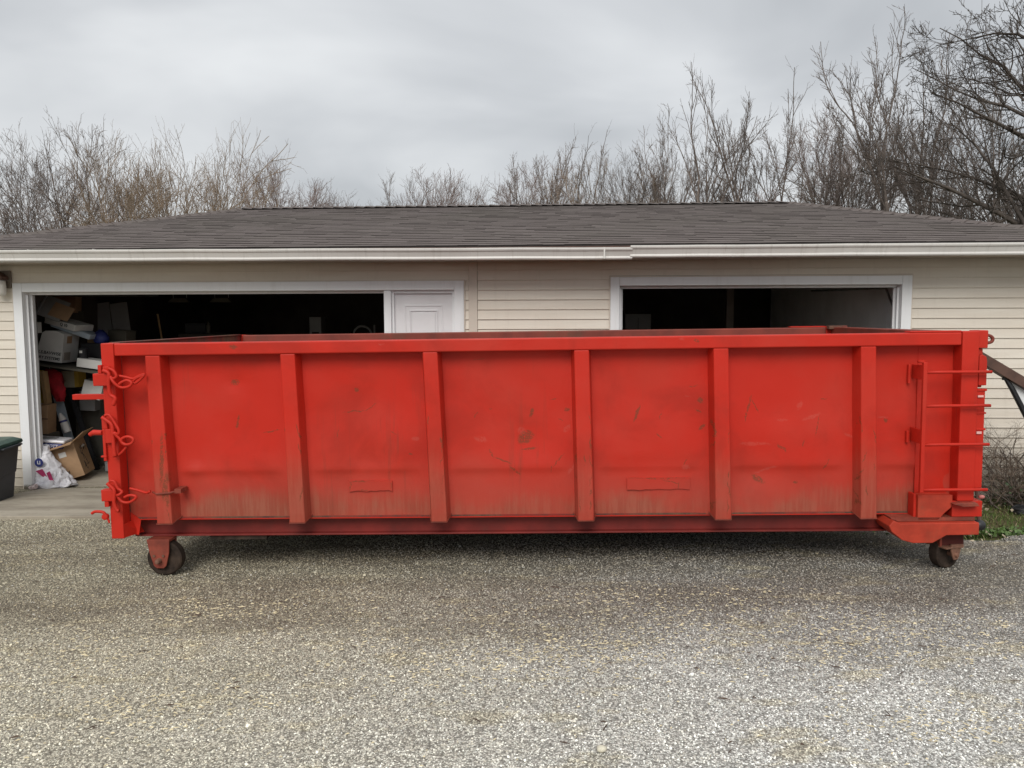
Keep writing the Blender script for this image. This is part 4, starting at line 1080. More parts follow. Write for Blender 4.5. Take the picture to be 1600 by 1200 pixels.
thicket("woodland_thicket", -10, 16, 34, 46, 260, (4.6, 7.2), 4, M_TWIG, "band of bare reddish saplings far behind the roof ridge")
thicket("woodland_thicket", 9, 26, 20, 32, 280, (3.8, 6.2), 5, M_BARKD, "dense dark bare brush behind the right end of the garage")

# the big tree at the right edge: leaning trunk, long arching limbs
def big_tree():
    r = random.Random(11); segs = []
    def limb(p, d, ln, rad, level, grav):
        n = (9, 7, 5, 4, 3)[level]; step = ln/n; pts = [(p, rad, d)]
        for i in range(n):
            d = (d + Vector((r.gauss(0,1), r.gauss(0,1), r.gauss(0,1)))*(.09+.05*level) + Vector((0,0,grav))).normalized()
            q = p+d*step; r2 = max(.0045, rad*(1-(i+1)/n*.82)); segs.append((p, q, pts[-1][1], r2, level)); p = q; pts.append((p, r2, d))
        if level >= 4: return
        k = (0, 12, 8, 4)[level] if level else 0
        for c_ in range(k):
            t = r.uniform(.15, 1.0); f_ = t*n; i = min(n-1, int(f_)); q = pts[i][0].lerp(pts[i+1][0], f_-i); dd = pts[i+1][2]
            ax = Vector((r.gauss(0,1), r.gauss(0,1), r.gauss(0,1))).cross(dd)
            if ax.length < 1e-3: continue
            limb(q, Matrix.Rotation(r.uniform(.4,.9), 3, ax.normalized()) @ dd, ln*.42*(1.2-.6*t)*r.uniform(.7,1.3), max(.0055, pts[i][1]*.5), level+1, .05)
    # trunk
    p = Vector((0,0,-.3)); d = Vector((-.02,0,1)); rad = .24; tr = [(p, rad)]
    for i in range(12):
        d = (d + Vector((r.gauss(-.02,.05), r.gauss(0,.05), .25))).normalized(); q = p+d*.85; segs.append((p, q, rad, rad*.93, 0)); p = q; rad *= .93; tr.append((p, rad))
    spec = [(3,.7,.5,4.2,.05,0),(3,-1.0,.30,5.0,.075,.01),(3,-.6,.6,4.0,.05,.02),(4,-1.0,.75,4.6,.085,.03),(4,.9,.6,4.5,.07,.02),(5,-1.0,.45,4.0,.06,-.02),(5,-.2,1.0,4.5,.07,.05),
            (6,-.8,1.1,4.2,.07,.04),(6,.8,.9,4.3,.07,.03),(7,-.9,.9,3.8,.05,.03),(7,-.5,1.2,4.0,.06,.05),(8,.6,1.2,3.8,.06,.05),(9,-.6,1.2,3.4,.05,.05),(10,.2,1.3,3.2,.05,.06),(11,-.3,1.4,2.8,.045,.06),(9,-1,.7,3.2,.045,.02)]
    for (i, dx, dz, ln, rd, gv) in spec:
        limb(tr[i][0], Vector((dx, r.uniform(-.45,.45), dz)).normalized(), ln, rd, 1, gv)
    return segs
sg = big_tree()
t = thing("bare_tree", "large dark bare tree at the right edge with long arching branches and ivy", "tree", (12.5, 17.0, -.15))
for nm, me in (("trunk", seg_mesh("trunk", [q for q in sg if q[4] == 0], M_BARKD)), ("crown", seg_mesh("crown", [q for q in sg if q[4] > 0], M_BARKD))):
    o = bpy.data.objects.new(nm, me); COL.objects.link(o); o.parent = t
# ivy on that trunk
def leaves(name, n, fn, size, mat, parent=None):
    V, F = [], []
    for _ in range(n):
        c_ = Vector(fn()); s_ = random.uniform(*size); q = Euler((random.uniform(-1.2,1.2), random.uniform(-1.2,1.2), random.uniform(0,6.28))).to_matrix()
        b = len(V)
        for k in ((-.5,0,0),(-.15,.42,.06),(.5,0,0),(-.15,-.42,.06)): V.append(tuple(c_+q@(Vector(k)*s_)))
        F.append((b, b+1, b+2, b+3))
    me = bpy.data.meshes.new(name); me.from_pydata(V, [], F); me.materials.append(mat); o = bpy.data.objects.new(name, me); COL.objects.link(o)
    if parent: o.parent = parent
    return o
def ivyp():
    z = random.uniform(0, 7.5); a = random.uniform(0, 6.28); r_ = random.uniform(.2,.42)*(1-z/14)
    return (math.cos(a)*r_, math.sin(a)*r_, z)
leaves("ivy", 2600, ivyp, (.05,.11), M_IVY, t)['kind'] = 'stuff'

# ------------------------------------------------------------------ right side: grass, shrub, beam, small things
def grass_patch():
    V, F, TN = [], [], []; r = random.Random(5); n = 0
    while n < 16000:
        x = r.uniform(3.3, 8.5); y = r.uniform(5.9, 8.1)
        if y < edge_y(np.array(x))+r.gauss(0,.07): continue
        if r.random() < .25: continue
        n += 1
        h = r.uniform(.018,.055)*(1.4 if r.random() < .08 else 1); a = r.uniform(0, 6.28); wd = r.uniform(.0015,.004); lx, ly = r.gauss(0,.02), r.gauss(0,.02)
        z = float(-0.035 + gz(x, y)) if False else 0.0
        b = len(V); c_, s_ = math.cos(a)*wd, math.sin(a)*wd
        V += [(x-c_, y-s_, z), (x+c_, y+s_, z), (x+lx*.5+c_*.6, y+ly*.5+s_*.6, z+h*.6), (x+lx*.5-c_*.6, y+ly*.5-s_*.6, z+h*.6), (x+lx*1.3, y+ly*1.3, z+h)]
        F += [(b, b+1, b+2, b+3), (b+3, b+2, b+4)]; TN += [r.random()]*5
    V = np.array(V); V[:, 2] += gz(V[:, 0], V[:, 1]) - 0.037
    me = bpy.data.meshes.new("grass"); me.from_pydata(V.tolist(), [], F); me.materials.append(M_GRASS)
    at = me.attributes.new("tone", 'FLOAT', 'POINT'); at.data.foreach_set("value", np.array(TN, np.float32))
    o = bpy.data.objects.new("grass", me); COL.objects.link(o); tag(o, "short green grass between the gravel and the garage wall", None, kind='stuff')
grass_patch()
def lf():
    x = random.uniform(3.3, 7); y = random.gauss(6.25, .18) if random.random() < .5 else random.uniform(7.3, 8.1)
    return (x, y, float(gz(x, y)) + random.uniform(-.02, .012))
tag(leaves("dead_leaves", 900, lf, (.02,.05), M_LEAF), "dead tan leaves along the grass edge and under the shrub", None, kind='stuff')
def weeds():
    x = random.gauss(4.1, .5); y = 6.2+abs(random.gauss(0,.12)); return (x, y, float(gz(x,y))+random.uniform(-.02,.03))
tag(leaves("weeds", 700, weeds, (.02,.05), simple("bright weed leaf", (0.10,0.17,0.045), 0.6, 0.4, 9, coord="World")), "small green weeds growing along the gravel edge", None, kind='stuff')

def shrub():
    r = random.Random(21); segs = []
    def g_(p, d, ln, rad, lv_):
        n = 5
        for i in range(n):
            d = (d + Vector((r.gauss(0,.30), r.gauss(0,.26), r.gauss(0,.22)-.02*lv_))).normalized(); q = p+d*ln/n; segs.append((p, q, rad, rad*.88, lv_)); p = q; rad *= .9
            if lv_ < 3 and r.random() < .75:
                g_(p, (d+Vector((r.gauss(0,.8), r.gauss(0,.6), r.gauss(.05,.5)))).normalized(), ln*.55, rad*.7, lv_+1)
    for k in range(46):
        a = r.uniform(0, 6.28); g_(Vector((r.gauss(0,.16), r.gauss(0,.08), 0)), Vector((math.cos(a)*.75, math.sin(a)*.4-.1, 1)).normalized(), r.uniform(.4,.78), .008, 0)
    return segs
t = thing("bare_shrub", "tangled bare twiggy shrub against the siding right of the dumpster", "shrub", (5.12, 7.72, float(gz(5.1,7.72))-.04))
sg = shrub()
for nm, me in (("stem", seg_mesh("stem", [q for q in sg if q[4] == 0], M_BARK)), ("twigs", seg_mesh("twigs", [q for q in sg if q[4] > 0], simple("grey tan shrub twig", (0.22,0.165,0.125), 0.85, 0.4, 8, coord="World")))):
    o = bpy.data.objects.new(nm, me); COL.objects.link(o); o.parent = t
leaves("leaf_clump", 500, lambda: (random.gauss(.15,.3), random.gauss(0,.15), random.uniform(0,.3)), (.02,.045), M_IVY, t)['kind'] = 'stuff'
t = thing("bare_shrub", "second low shrub at the right edge beside the tangled bare one", "shrub", (5.95, 7.68, float(gz(5.95,7.68))-.04), (0,0,2.0))
t.scale = (1, 1, .85)
for q in list(bpy.data.objects):
    if q.parent and q.parent.name == "bare_shrub" and q.name.split('.')[0] in ("stem", "twigs"):
        o = q.copy(); COL.objects.link(o); o.parent = t

def H2W(s_, d_, z): return Vector((0, 8.4836, 0)) + Vector((math.cos(YA), math.sin(YA), 0))*s_ + Vector((-math.sin(YA), math.cos(YA), 0))*d_ + Vector((0,0,z))
t = thing("sloping_beam", "dark brown steel beam sloping down to the right with a black strut and white panel", "beam", H2W(0,-1.0,0), (0,0,YA))
Mb = Matrix.Translation(Vector((4.453, 0, 1.368))) @ Matrix.Rotation(math.atan2(.20, .335), 4, 'Y')
MB().box(-.24, 2.72, -.05, .05, -.045, .045, Mb).build("beam", M_BEAM, t, bevel=.004)
bb = MB()
for q in (.12, .75, 1.4): bb.lathe([(.009,0),(.009,.012),(.0,.013)], Mb @ Vector((q, 0, .045)), 'z', 8)
bb.build_each("bolt", M_STEEL, t)
MB().tube([(4.60, 0, 1.25), (4.68, -.01, 1.12), (4.86, 0, .80), (5.30, 0, .02), (5.33, 0, -.10)], [.016,.024,.026,.026,.026], 8).box(4.60, 4.64, -.02, .02, 1.20, 1.27).build("strut", M_BLACK, t)
MB().prism([(4.66,1.20),(5.45,.72),(5.45,.35),(5.12,.42),(4.74,1.08)], 'y', .012, .022).build("panel", M_TRIM, t)
MB().tube([(6.72, -.45, -.12), (6.72, .45, -.12)], .03, 8).tube([(4.24, -.0, 1.45), (4.20, -.35, .6), (4.17, -.55, -.07)], .02, 8).tube([(4.24, .0, 1.45), (4.20, .35, .6), (4.17, .55, -.12)], .02, 8).build_each("foot_frame", M_BEAM, t)
# coiled black hose by the shrub
hp = []
for k in range(90):
    a = k*.35; hp.append((.15*math.cos(a)+random.gauss(0,.006), .10*math.sin(a), .02+.03*(k/90)+.012*math.sin(k)))
o = MB().tube(hp, .013, 7).build("garden_hose", M_BLACK, smooth=True); p = H2W(5.02,-.78,0); o.location = (p.x, p.y, float(gz(p.x,p.y))-.03)
tag(o, "coiled black hose lying on the grass by the shrub", "hose")

# ------------------------------------------------------------------ left side: bin and floodlight
BZ = float(gz(-5.75, 8.2))
t = thing("trash_bin", "charcoal plastic wheeled bin with a dark green lid at the left edge", "bin", (-5.49, 8.02, BZ), (0,0,R(8)))
def rrect(w_, d_, z, r_=.06, n=4):
    o = []
    for (sx, sy, a0) in ((1,1,0),(-1,1,90),(-1,-1,180),(1,-1,270)):
        for k in range(n+1):
            a = R(a0+90*k/n); o.append(Vector((sx*(w_/2-r_)+r_*math.cos(a), sy*(d_/2-r_)+r_*math.sin(a), z)))
    return o
b = MB(); b.loft([rrect(.40,.44,.0), rrect(.405,.445,.03), rrect(.44,.50,.28), rrect(.452,.512,.285), rrect(.50,.56,.545), rrect(.53,.60,.55), rrect(.53,.60,.585)])
b.build("bin_body", M_BINGREY, t, smooth=False)
b = MB(); b.loft([rrect(.545,.62,.586), rrect(.56,.64,.60), rrect(.55,.63,.625), rrect(.44,.50,.655), rrect(.2,.24,.668)])
b.build("lid", M_LIDGREEN, t)
b = MB(); b.box(.24,.31,-.20,.20,.572,.590).build("handle", M_BINGREY, t, bevel=.006)
for sy in (-1,1):
    MB().lathe([(.0,-.02),(.09,-.02),(.10,-.01),(.10,.01),(.09,.02),(.0,.02)], (-.20, sy*.235, .10), 'y', 20).build("wheel", M_BLACK, t)
t = thing("floodlight", "white lensed outdoor lamp on a bronze plate at the upper left of the wall", "lamp", H2W(-5.66,-.02,2.2), (0,0,YA))
MB().box(-.075, .085, -.02, .0, -.07, .125).build("back_plate", M_LAMPB, t, bevel=.012)
MB().prism([(-.085,.05),(.062,.02),(.062,.055),(-.02,.11),(-.085,.11)], 'y', -.13, -.021).build("lamp_hood", M_BEAM, t, bevel=.004)
b = MB(); b.loft([[Vector((x, -.075+y, z)) for (x, y) in [(.0+rx*math.cos(a), rx*.8*math.sin(a)) for a in np.linspace(0, 2*math.pi, 17)[:-1]]] for rx, z in ((.058,.012),(.060,-.05),(.062,-.11),(.052,-.145),(.03,-.157))])
b.build("lens", M_GLASS, t, smooth=True)

# ------------------------------------------------------------------ clutter just inside the left doorway (garage frame turned into world)
def clutter(name, label, cat, s_, d_, z, rz=0, rx=0, ry=0):
    return thing(name, label, cat, H2W(s_, d_, z), Euler((rx, ry, YA+rz)))
def textmesh(txt, size, loc, rot, mat, parent, name="lettering", shear=0.0):
    cu = bpy.data.curves.new(name, 'FONT'); cu.body = txt; cu.size = size; cu.extrude = .0005; cu.offset = size*.02; cu.shear = shear
    cu.align_x = 'CENTER'; cu.align_y = 'CENTER'
    tmp = bpy.data.objects.new("tmp", cu); COL.objects.link(tmp); dg = bpy.context.evaluated_depsgraph_get(); me = bpy.data.meshes.new_from_object(tmp.evaluated_get(dg))
    bpy.data.objects.remove(tmp); me.materials.clear(); me.materials.append(mat)
    o = bpy.data.objects.new(name, me); COL.objects.link(o); o.parent = parent; o.location = loc; o.rotation_euler = rot; return o
FL = ZB+.012
# shelf with its brackets, sloping down to the right
t = clutter("wall_shelf", "long sagging dark shelf board carrying the white boxes", "shelf", -5.50, .95, 1.205, ry=R(7.5))
MB().box(-.62, .62, -.30, .40, -.022, .0).build("shelf_board", M_OLIVE, t)
MB().box(-.60, -.565, -.26, .38, -1.25, -.023).box(.50, .535, .30, .36, -1.40, -.023).build_each("leg", M_DARKIN, t)
t = clutter("lettered_carton", "large white carton with black lettering, tilted on the shelf", "box", -5.70, .92, 1.263, R(4), ry=R(8))
MB().prism([(-.215,0),(.115,0),(.115,.36),(.02,.385),(-.115,.37),(-.150,.34)], 'y', -.16, .20).build("carton_body", M_WBOX, t, bevel=.004)
textmesh("R.S.BAVWISE", .052, (-.045,-.1625,.105), (R(90),0,0), M_INK, t, shear=.2); textmesh("DRY SYSTEMS", .048, (-.055,-.1625,.042), (R(90),0,0), M_INK, t, shear=.2)
MB().box(.1155,.117,-.08,.03,.24,.33).build("label_patch", M_CARD, t)
MB().box(.1155,.117,-.12,.02,.03,.13).build("printed_mark", simple("faded print", (0.35,0.3,0.25)), t)
t = clutter("flat_carton", "flat white carton with a small black code lying above the lettered carton", "box", -5.60, 1.0, 1.715, R(-8), ry=R(14))
MB().box(-.22,.22,-.16,.16,-.03,.05).build("carton_body", M_WBOX, t, bevel=.01)
textmesh("Q 10", .05, (.06,-.162,.012), (R(90),0,0), M_INK, t)
t = clutter("grey_case", "grey plastic case stacked under the flat white carton", "case", -5.52, 1.02, 1.655, R(6), ry=R(20)); MB().box(-.26,.24,-.13,.15,-.05,.02).build("case_body", M_LBLUE, t, bevel=.015)
t = clutter("cardboard_flap", "loose tan and grey cardboard sheets high in the left corner", "cardboard", -5.70, .75, 1.93, R(15), R(55), R(22))
MB().box(-.20,.20,-.14,.16,-.006,.006).build("grey_sheet", simple("grey card", (0.25,0.25,0.24)), t); MB().box(.05,.28,-.10,.10,.008,.014).build("tan_sheet", M_CARD, t)
t = clutter("small_carton", "small dull white carton at the left jamb above the shelf", "box", -5.80, .62, 1.62, R(10)); MB().box(-.07,.06,-.07,.07,0,.13).build("carton_body", M_WBOX, t, bevel=.004)
for k, (s_, wd, lab) in enumerate(((-5.93,.26,"left one of two tall pale panels leaning at the back"),(-5.66,.24,"right one of two tall pale panels leaning at the back"))):
    t = clutter("tall_panel", lab, "panel", s_+.1, 2.4, FL, R(5), R(-4), R(-7)); MB().box(-wd/2,wd/2,-.015,.015,0,2.16).build("panel_sheet", M_GREYIN, t, bevel=.004)
t = clutter("blue_bag", "dark blue bag slumped on the shelf beside the cartons", "bag", -5.27, 1.12, 1.50)
b = MB(); b.loft([[Vector(((rx+.012*math.sin(3*a+z*40))*math.cos(a), (rx*.8)*math.sin(a), z)) for a in np.linspace(0,2*math.pi,15)[:-1]] for rx, z in ((.06,-.03),(.095,0),(.10,.05),(.07,.11),(.02,.15))]); b.build("bag_body", M_BLUE, t, smooth=True)
t = clutter("white_tray_box", "long low white box at the right end of the shelf", "box", -5.20, .84, 1.185, ry=R(7.5)); MB().box(-.17,.24,-.10,.12,.0,.105).build("carton_body", M_WBOX, t, bevel=.004)
t = clutter("black_can", "black can with a white mark standing on the low white box", "can", -5.335, .84, 1.30); MB().lathe([(.05,0),(.052,.004),(.052,.12),(.04,.13),(.0,.132)], (0,0,0), 'z', 18).build("can_body", M_INK, t); MB().box(-.015,.02,-.056,-.0525,.07,.10).build("label_patch", M_WBOX, t)
t = clutter("dark_crate", "dark crate behind the black can on the shelf", "crate", -5.28, 1.15, 1.22); MB().box(-.22,.2,-.1,.15,0,.26).build("crate_body", M_INK, t, bevel=.01)
t = clutter("red_jacket", "crumpled red cloth hanging under the shelf", "cloth", -5.78, .92, .86)
b = MB(); secs = []
for z, rx, ry_, cx in ((.31,.05,.03,-.05),(.25,.11,.05,-.02),(.15,.12,.06,.0),(.06,.10,.05,.03),(-.02,.07,.04,.06),(-.10,.045,.03,.07)):
    secs.append([Vector((cx+(rx+.018*math.sin(4*a+z*30))*math.cos(a), (ry_+.012*math.cos(5*a+z*20))*math.sin(a), z)) for a in np.linspace(0,2*math.pi,21)[:-1]])
b.loft(secs); b.build("cloth_body", M_REDCL, t, smooth=True); MB().tube([(-.05,0,.31),(-.05,0,.36)], .004, 5).build("hook", M_STEEL, t)
for k, (s0, s1, top_, mat, lab) in enumerate(((-5.60,-5.80,1.17,M_WOOD,"front one of two weathered planks leaning beside the door jamb"),(-5.72,-5.90,1.14,M_YELL,"yellowish rear plank leaning beside the door jamb"))):
    t = clutter("leaning_plank", lab, "plank", s0, .62+.08*k, FL, 0, R(-6), math.atan2(s1-s0, top_-FL)); MB().box(-.022,.022,-.045,.045,.02,1.30).build("plank_board", mat, t, bevel=.002)
t = clutter("pale_board", "pale blue grey board leaning behind the planks", "board", -5.53, .92, FL, 0, R(-6), R(-17)); MB().box(-.055,.055,-.012,.012,0,1.10).build("board_sheet", M_LBLUE, t)
t = clutter("black_pole", "thin black board leaning between the pale board and the dark panel", "board", -5.36, 1.05, FL, 0, R(-5), R(-20)); MB().box(-.03,.03,-.02,.02,0,1.1).build("board_sheet", M_INK, t)
t = clutter("spray_tube", "white tube with a purple band leaning on the pale board", "tube", -5.535, .76, .395, 0, 0, R(-20)); MB().lathe([(.0,0),(.042,.001),(.042,.17),(.012,.25),(.0,.252)], (0,0,0), 'z', 16).build("tube_body", M_WBOX, t); MB().lathe([(.0432,.13),(.0432,.155)], (0,0,0), 'z', 16).build("purple_band", M_BLUE, t)
t = clutter("yellow_edged_box", "cream box with a mustard edge below the shelf", "box", -5.72, 1.20, .915); MB().box(-.11,.06,-.06,.10,0,.21).build("carton_body", simple("cream board", (0.4,0.37,0.29)), t, bevel=.003); MB().box(.0605,.115,-.06,.10,.005,.205).build("mustard_side", M_YELL, t)
t = clutter("leaning_sheet", "large dark olive panel leaning behind the open carton", "panel", -5.40, 1.32, FL, 0, R(-8), R(-3)); MB().box(-.40,.42,-.012,.012,.0,1.03).build("panel_sheet", M_OLIVE, t)
t = clutter("paper_stack", "stack of white papers tilted beside the dumpster's corner", "papers", -5.345, 1.0, .81, R(8), 0, R(16)); MB().box(-.10,.13,-.10,.10,0,.21).build("sheets", M_WBOX, t); 
t = clutter("brown_carton", "brown carton standing behind the door jamb at knee height", "box", -5.74, .62, .40, R(12), 0, R(3)); MB().box(-.12,.09,-.12,.12,0,.36).build("carton_body", M_CARD, t, bevel=.003); MB().box(-.121,.091,-.122,-.1205,.19,.20).build("flap_edge", M_INK, t)
t = clutter("crate_base", "dark crate under the brown carton by the door jamb", "crate", -5.74, .62, FL); MB().box(-.14,.12,-.12,.12,0,.538).build("crate_body", M_OLIVE, t, bevel=.004)
# open carton, leaning
t = clutter("open_carton", "open brown cardboard carton tipped on its side, scribbled with black marker", "box", -5.345, .50, -.112, R(16), R(0), R(-16))
b = MB(); W2, D2_, H2, th = .215, .20, .42, .006
b.box(-W2,W2,-D2_,-D2_+th,0,H2).box(-W2,W2,D2_-th,D2_,0,H2).box(-W2,-W2+th,-D2_+th,D2_-th,0,H2).box(W2-th,W2,-D2_+th,D2_-th,0,H2).box(-W2+th,W2-th,-D2_+th,D2_-th,0,th)
b.build("carton_body", M_CARD, t)
MB().box(-W2,W2,-.10,0,-.003,.003, Matrix.Translation((0,-D2_,H2)) @ Matrix.Rotation(R(12),4,'X')).build("flap", M_CARD, t)
MB().box(0,.16,-D2_,D2_,-.003,.003, Matrix.Translation((W2,0,H2)) @ Matrix.Rotation(R(-28),4,'Y')).build("flap", M_CARD, t)
MB().box(-.14,0,-D2_,D2_,-.003,.003, Matrix.Translation((-W2,0,H2)) @ Matrix.Rotation(R(-38),4,'Y')).build("flap", M_CARD, t)
MB().box(.02,.10,-D2_-.0012,-D2_-.0002,.27,.33).build("label_patch", M_WBOX, t)
textmesh("Bubba", .05, (-.10,-D2_-.001,.13), (R(90),R(0),0), M_INK, t, shear=.1); textmesh("baseboard", .045, (-.02,-D2_-.001,.085), (R(90),0,0), M_INK, t, shear=.1); textmesh("KITCHEN", .04, (-.02,-D2_-.001,.04), (R(90),0,0), M_INK, t, shear=.1)
mk = MB(); r = random.Random(2)
for k in range(9):
    y0 = r.uniform(-.14,.10); z0 = r.uniform(.06,.34); mk.tube(spline([(W2+.001, y0, z0), (W2+.001, y0+r.uniform(-.05,.05), z0+r.uniform(-.06,.06)), (W2+.001, y0+r.uniform(-.05,.07), z0+r.uniform(-.07,.05)), (W2+.001, y0+.06, z0-.03)], 3), .0028, 4)
mk.build("marker_scribble", M_INK, t)
# packs, foam sheet, bags
t = clutter("blue_white_pack", "white and blue plastic tray pack lying on the shopping bag", "package", -5.46, .36, .30, R(14), R(0), R(6))
MB().box(-.19,.15,-.13,.13,-.02,.045).build("blue_base", M_BLUE, t, bevel=.02); MB().box(-.20,.17,-.14,.14,.046,.085).build("white_tray", M_BAGW, t, bevel=.02); MB().box(-.14,.04,-.09,.06,.0855,.089).build("tray_window", simple("grey window", (0.3,0.3,0.3)), t)
textmesh("SCOTT", .045, (.02,-.1312,.012), (R(90),0,0), M_BAGW, t, shear=.2)
t = clutter("foam_sheet", "white foam sheet poking out between the pack and the open carton", "sheet", -5.34, .48, .27, R(10), R(12), R(14)); MB().box(-.12,.12,-.12,.12,-.008,.008).build("foam_body", M_WBOX, t)
from mathutils import noise as mn
def crumple(name, prof, seed, mat, parent, amp=.02, n=56):
    b = MB(); secs = []; off = Vector((seed*3.1, seed*1.7, seed)); P = [Vector(p[:3]) for p in prof]; K_ = 4
    rows = []
    for i in range(len(prof)-1):
        for j in range(K_): rows.append([prof[i][q]+(prof[i+1][q]-prof[i][q])*j/K_ for q in range(5)])
    rows.append(list(prof[-1]))
    for (cx, cy, z, rx, ry_) in rows:
        ring = []
        for k in range(n):
            a = 2*math.pi*k/n; p = Vector((cx+rx*math.cos(a), cy+ry_*math.sin(a), z))
            r1 = 1-2*abs(mn.noise(p*9+off)); r2 = 1-2*abs(mn.noise(p*22+off)); q = 1+amp*9*(r1*.9+r2*.5-.6)
            ring.append(Vector((cx+rx*math.cos(a)*q, cy+ry_*math.sin(a)*q, max(prof[0][2], z+amp*1.2*mn.noise(p*14-off)))))
        secs.append(ring)
    b.loft(secs); return b.build(name, mat, parent)
t = clutter("shopping_bag", "white plastic shopping bag with blue and magenta print slumped against the door jamb", "bag", -5.36, .13, ZB+.012)
bg_ = crumple("bag_body", [(.08,.0,0.0,.22,.13),(.06,0,.03,.235,.14),(.02,.01,.10,.20,.14),(-.03,.02,.20,.15,.12),(-.07,.03,.30,.10,.09),(-.09,.04,.39,.07,.06),(-.09,.05,.45,.05,.04)], 4, M_BAGW, t)
def blob(name, pts, mat, parent, y):
    b = MB(); b.prism(pts, 'y', y-.004, y); b.build(name, mat, parent)
blob("blue_print", [(-.045+.05*math.cos(a), .285+.05*math.sin(a)) for a in np.linspace(0,2*math.pi,17)[:-1]], M_BLUE, t, -.115)
textmesh("LI", .055, (-.043,-.1225,.285), (R(90),0,0), M_BAGW, t)
blob("magenta_print", [(-.08,.19),(.0,.215),(.05,.13),(.02,.11)], M_MAG, t, -.128)
blob("magenta_print", [(.05,.17),(.09,.19),(.13,.08),(.08,.09)], M_MAG, t, -.132)
t = clutter("crumpled_wrapper", "crumpled white and pink wrapper on the concrete by the door jamb", "litter", -5.30, -.02, ZB+.012)
crumple("wrapper_body", [(0,0,0,.13,.05),(0,0,.02,.14,.06),(.01,0,.06,.10,.05),(.02,0,.09,.04,.03)], 9, M_BAGW, t, .03, 40)
t = clutter("balled_paper", "small balled pink-white paper lying in front of the door jamb", "litter", -5.40, -.10, ZB+.014)
crumple("paper_body", [(0,0,0,.03,.025),(0,0,.015,.05,.04),(0,0,.04,.045,.04),(0,0,.06,.02,.02)], 5, simple("pink white paper", (0.62,0.5,0.48), 0.7, 0.3, 30), t, .03, 30)
EX = [("small_box", "small brown box wedged between the blue bag and the back of the shelf", "box", -5.42, 1.3, 1.36, .20, .16, .18, "M_CARD", 9, 0),
 ("grey_bin", "grey storage bin on top of the dark crate", "bin", -5.16, 1.4, 1.49, .26, .2, .14, "M_OLIVE", -6, 4),
 ("flat_box", "flat white box lying on the floor behind the open carton", "box", -5.02, 1.0, -.10, .3, .3, .10, "M_GREYIN", 20, 0),
 ("brown_box", "brown box stacked on the flat white box near the dumpster corner", "box", -5.05, 1.05, .005, .26, .24, .22, "M_CARD", -10, 0),
 ("dull_box", "dull white box under the shelf beside the red cloth", "box", -5.60, 1.35, .60, .2, .16, .24, "M_GREYIN", 4, 3),
 ("tool_case", "black tool case lying flat on the dark cabinet", "case", -4.95, 3.1, 1.56, .30, .2, .14, "M_INK", 10, 0),
 ("storage_tote", "dim blue tote standing high in the left corner of the first bay", "tote", -5.95, 1.5, 1.62, .34, .26, .24, "M_OLIVE", -4, -5),
 ("paint_box", "tan box on the blue tote just under the ceiling", "box", -5.93, 1.5, 1.87, .26, .2, .2, "M_CARD", 12, 3)]
for (nm_, lab, cat_, s_, d_, z_, wx, wy, hz, mt, rz_, ry_) in EX:
    t = clutter(nm_, lab, cat_, s_, d_, z_, R(rz_), 0, R(ry_))
    MB().box(-wx/2, wx/2, -wy/2, wy/2, 0, hz).build("box_body", globals()[mt], t, bevel=.006)
    MB().box(-wx/2-.004, wx/2+.004, -wy/2-.004, wy/2+.004, hz+.0005, hz+.012).build("lid", globals()[mt], t, bevel=.003)
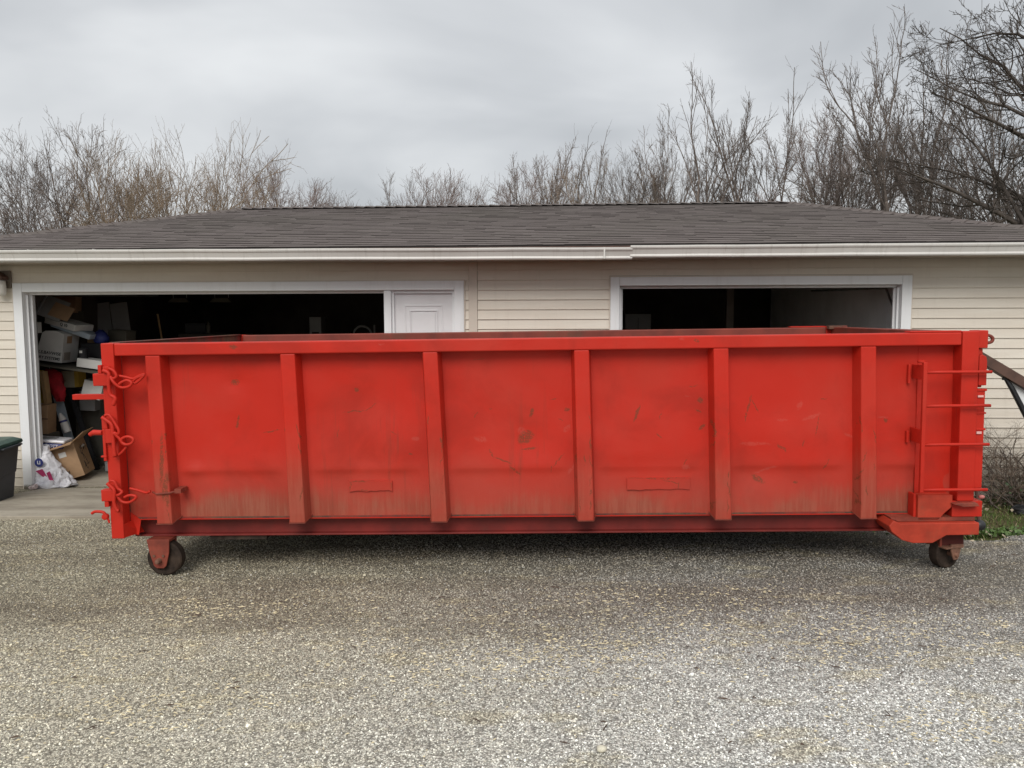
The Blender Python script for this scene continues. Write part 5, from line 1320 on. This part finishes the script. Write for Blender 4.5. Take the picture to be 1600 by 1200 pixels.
# dim things deeper in the first bay
t = clutter("leaning_pole", "thin pale pole leaning in the dark behind the dumpster's left end", "pole", -5.02, 2.6, FL, 0, 0, R(-8)); MB().tube([(0,0,0),(0,0,2.0)], .014, 8).build("pole_shaft", M_WOOD, t)
t = clutter("water_bottle", "small clear bottle glinting on a dark cabinet deep in the garage", "bottle", -4.73, 3.0, 1.56); MB().lathe([(.03,0),(.032,.01),(.032,.12),(.012,.16),(.012,.18),(.0,.181)], (0,0,0), 'z', 14).build("bottle_body", M_OLIVE, t)
t = clutter("dark_cabinet", "dark cabinet standing deep inside the first bay", "cabinet", -4.7, 3.2, FL); MB().box(-.45,.45,-.3,.3,0,1.686).build("cabinet_body", M_DARKIN, t, bevel=.005); MB().box(-.01,.01,-.312,-.301,.1,1.6).build("door_gap", M_INK, t)
t = clutter("cream_cabinet", "narrow cream cabinet with a dark opening at the back of the first bay", "cabinet", -3.57, 4.6, FL); MB().box(-.10,.10,-.12,.15,0,1.93).build("cabinet_body", M_GREYIN, t, bevel=.005); MB().box(-.06,.06,-.124,-.1205,1.58,1.68).build("dark_opening", M_INK, t)
t = clutter("bench_grinder", "dark curved machine frame near the white side door", "machine", -2.7, 4.2, FL)
MB().box(-.2,.2,-.2,.2,0,1.55).build("stand", M_DARKIN, t); MB().tube(spline([(-.13,0,1.55),(-.13,0,1.70),(-.02,0,1.78),(.12,0,1.72),(.16,0,1.56)]), .018, 8).tube([(.20,0,1.55),(.20,0,1.8)], .014, 6).build("curved_guard", M_GREYIN, t)
for k, (s_, lab) in enumerate(((-5.25,"left one of two dull shop lights hanging in the first bay"),(-4.6,"right one of two dull shop lights hanging in the first bay"))):
    t = clutter("shop_light", lab, "lamp", s_, 3.2, 2.03, R(8)); MB().prism([(-.16,0),(.16,0),(.10,.06),(-.10,.06)], 'y', -.08, .08).build("reflector", M_OLIVE, t); MB().tube([(-.1,0,.06),(-.1,0,.27)], .003, 4).tube([(.1,0,.06),(.1,0,.27)], .003, 4).build_each("chain", M_STEEL, t)
# second bay
t = clutter("pale_cabinet", "pale tall cabinet in the dark second bay at its left side", "cabinet", 1.75, 4.2, FL); MB().box(-.20,.20,-.2,.2,0,1.96).build("cabinet_body", M_GREYIN, t, bevel=.005); MB().box(-.003,.003,-.206,-.201,.05,1.9).build("door_gap", M_INK, t)
t = clutter("support_post", "narrow wooden post in the middle of the dark second bay", "post", 2.95, 3.0, FL); MB().box(-.05,.05,-.05,.05,0,SOF-.07-FL).build("post_shaft", simple("dull post wood", (0.12,0.09,0.07)), t); MB().box(-.08,.08,-.08,.08,0.0,.02).build("foot", M_DARKIN, t)
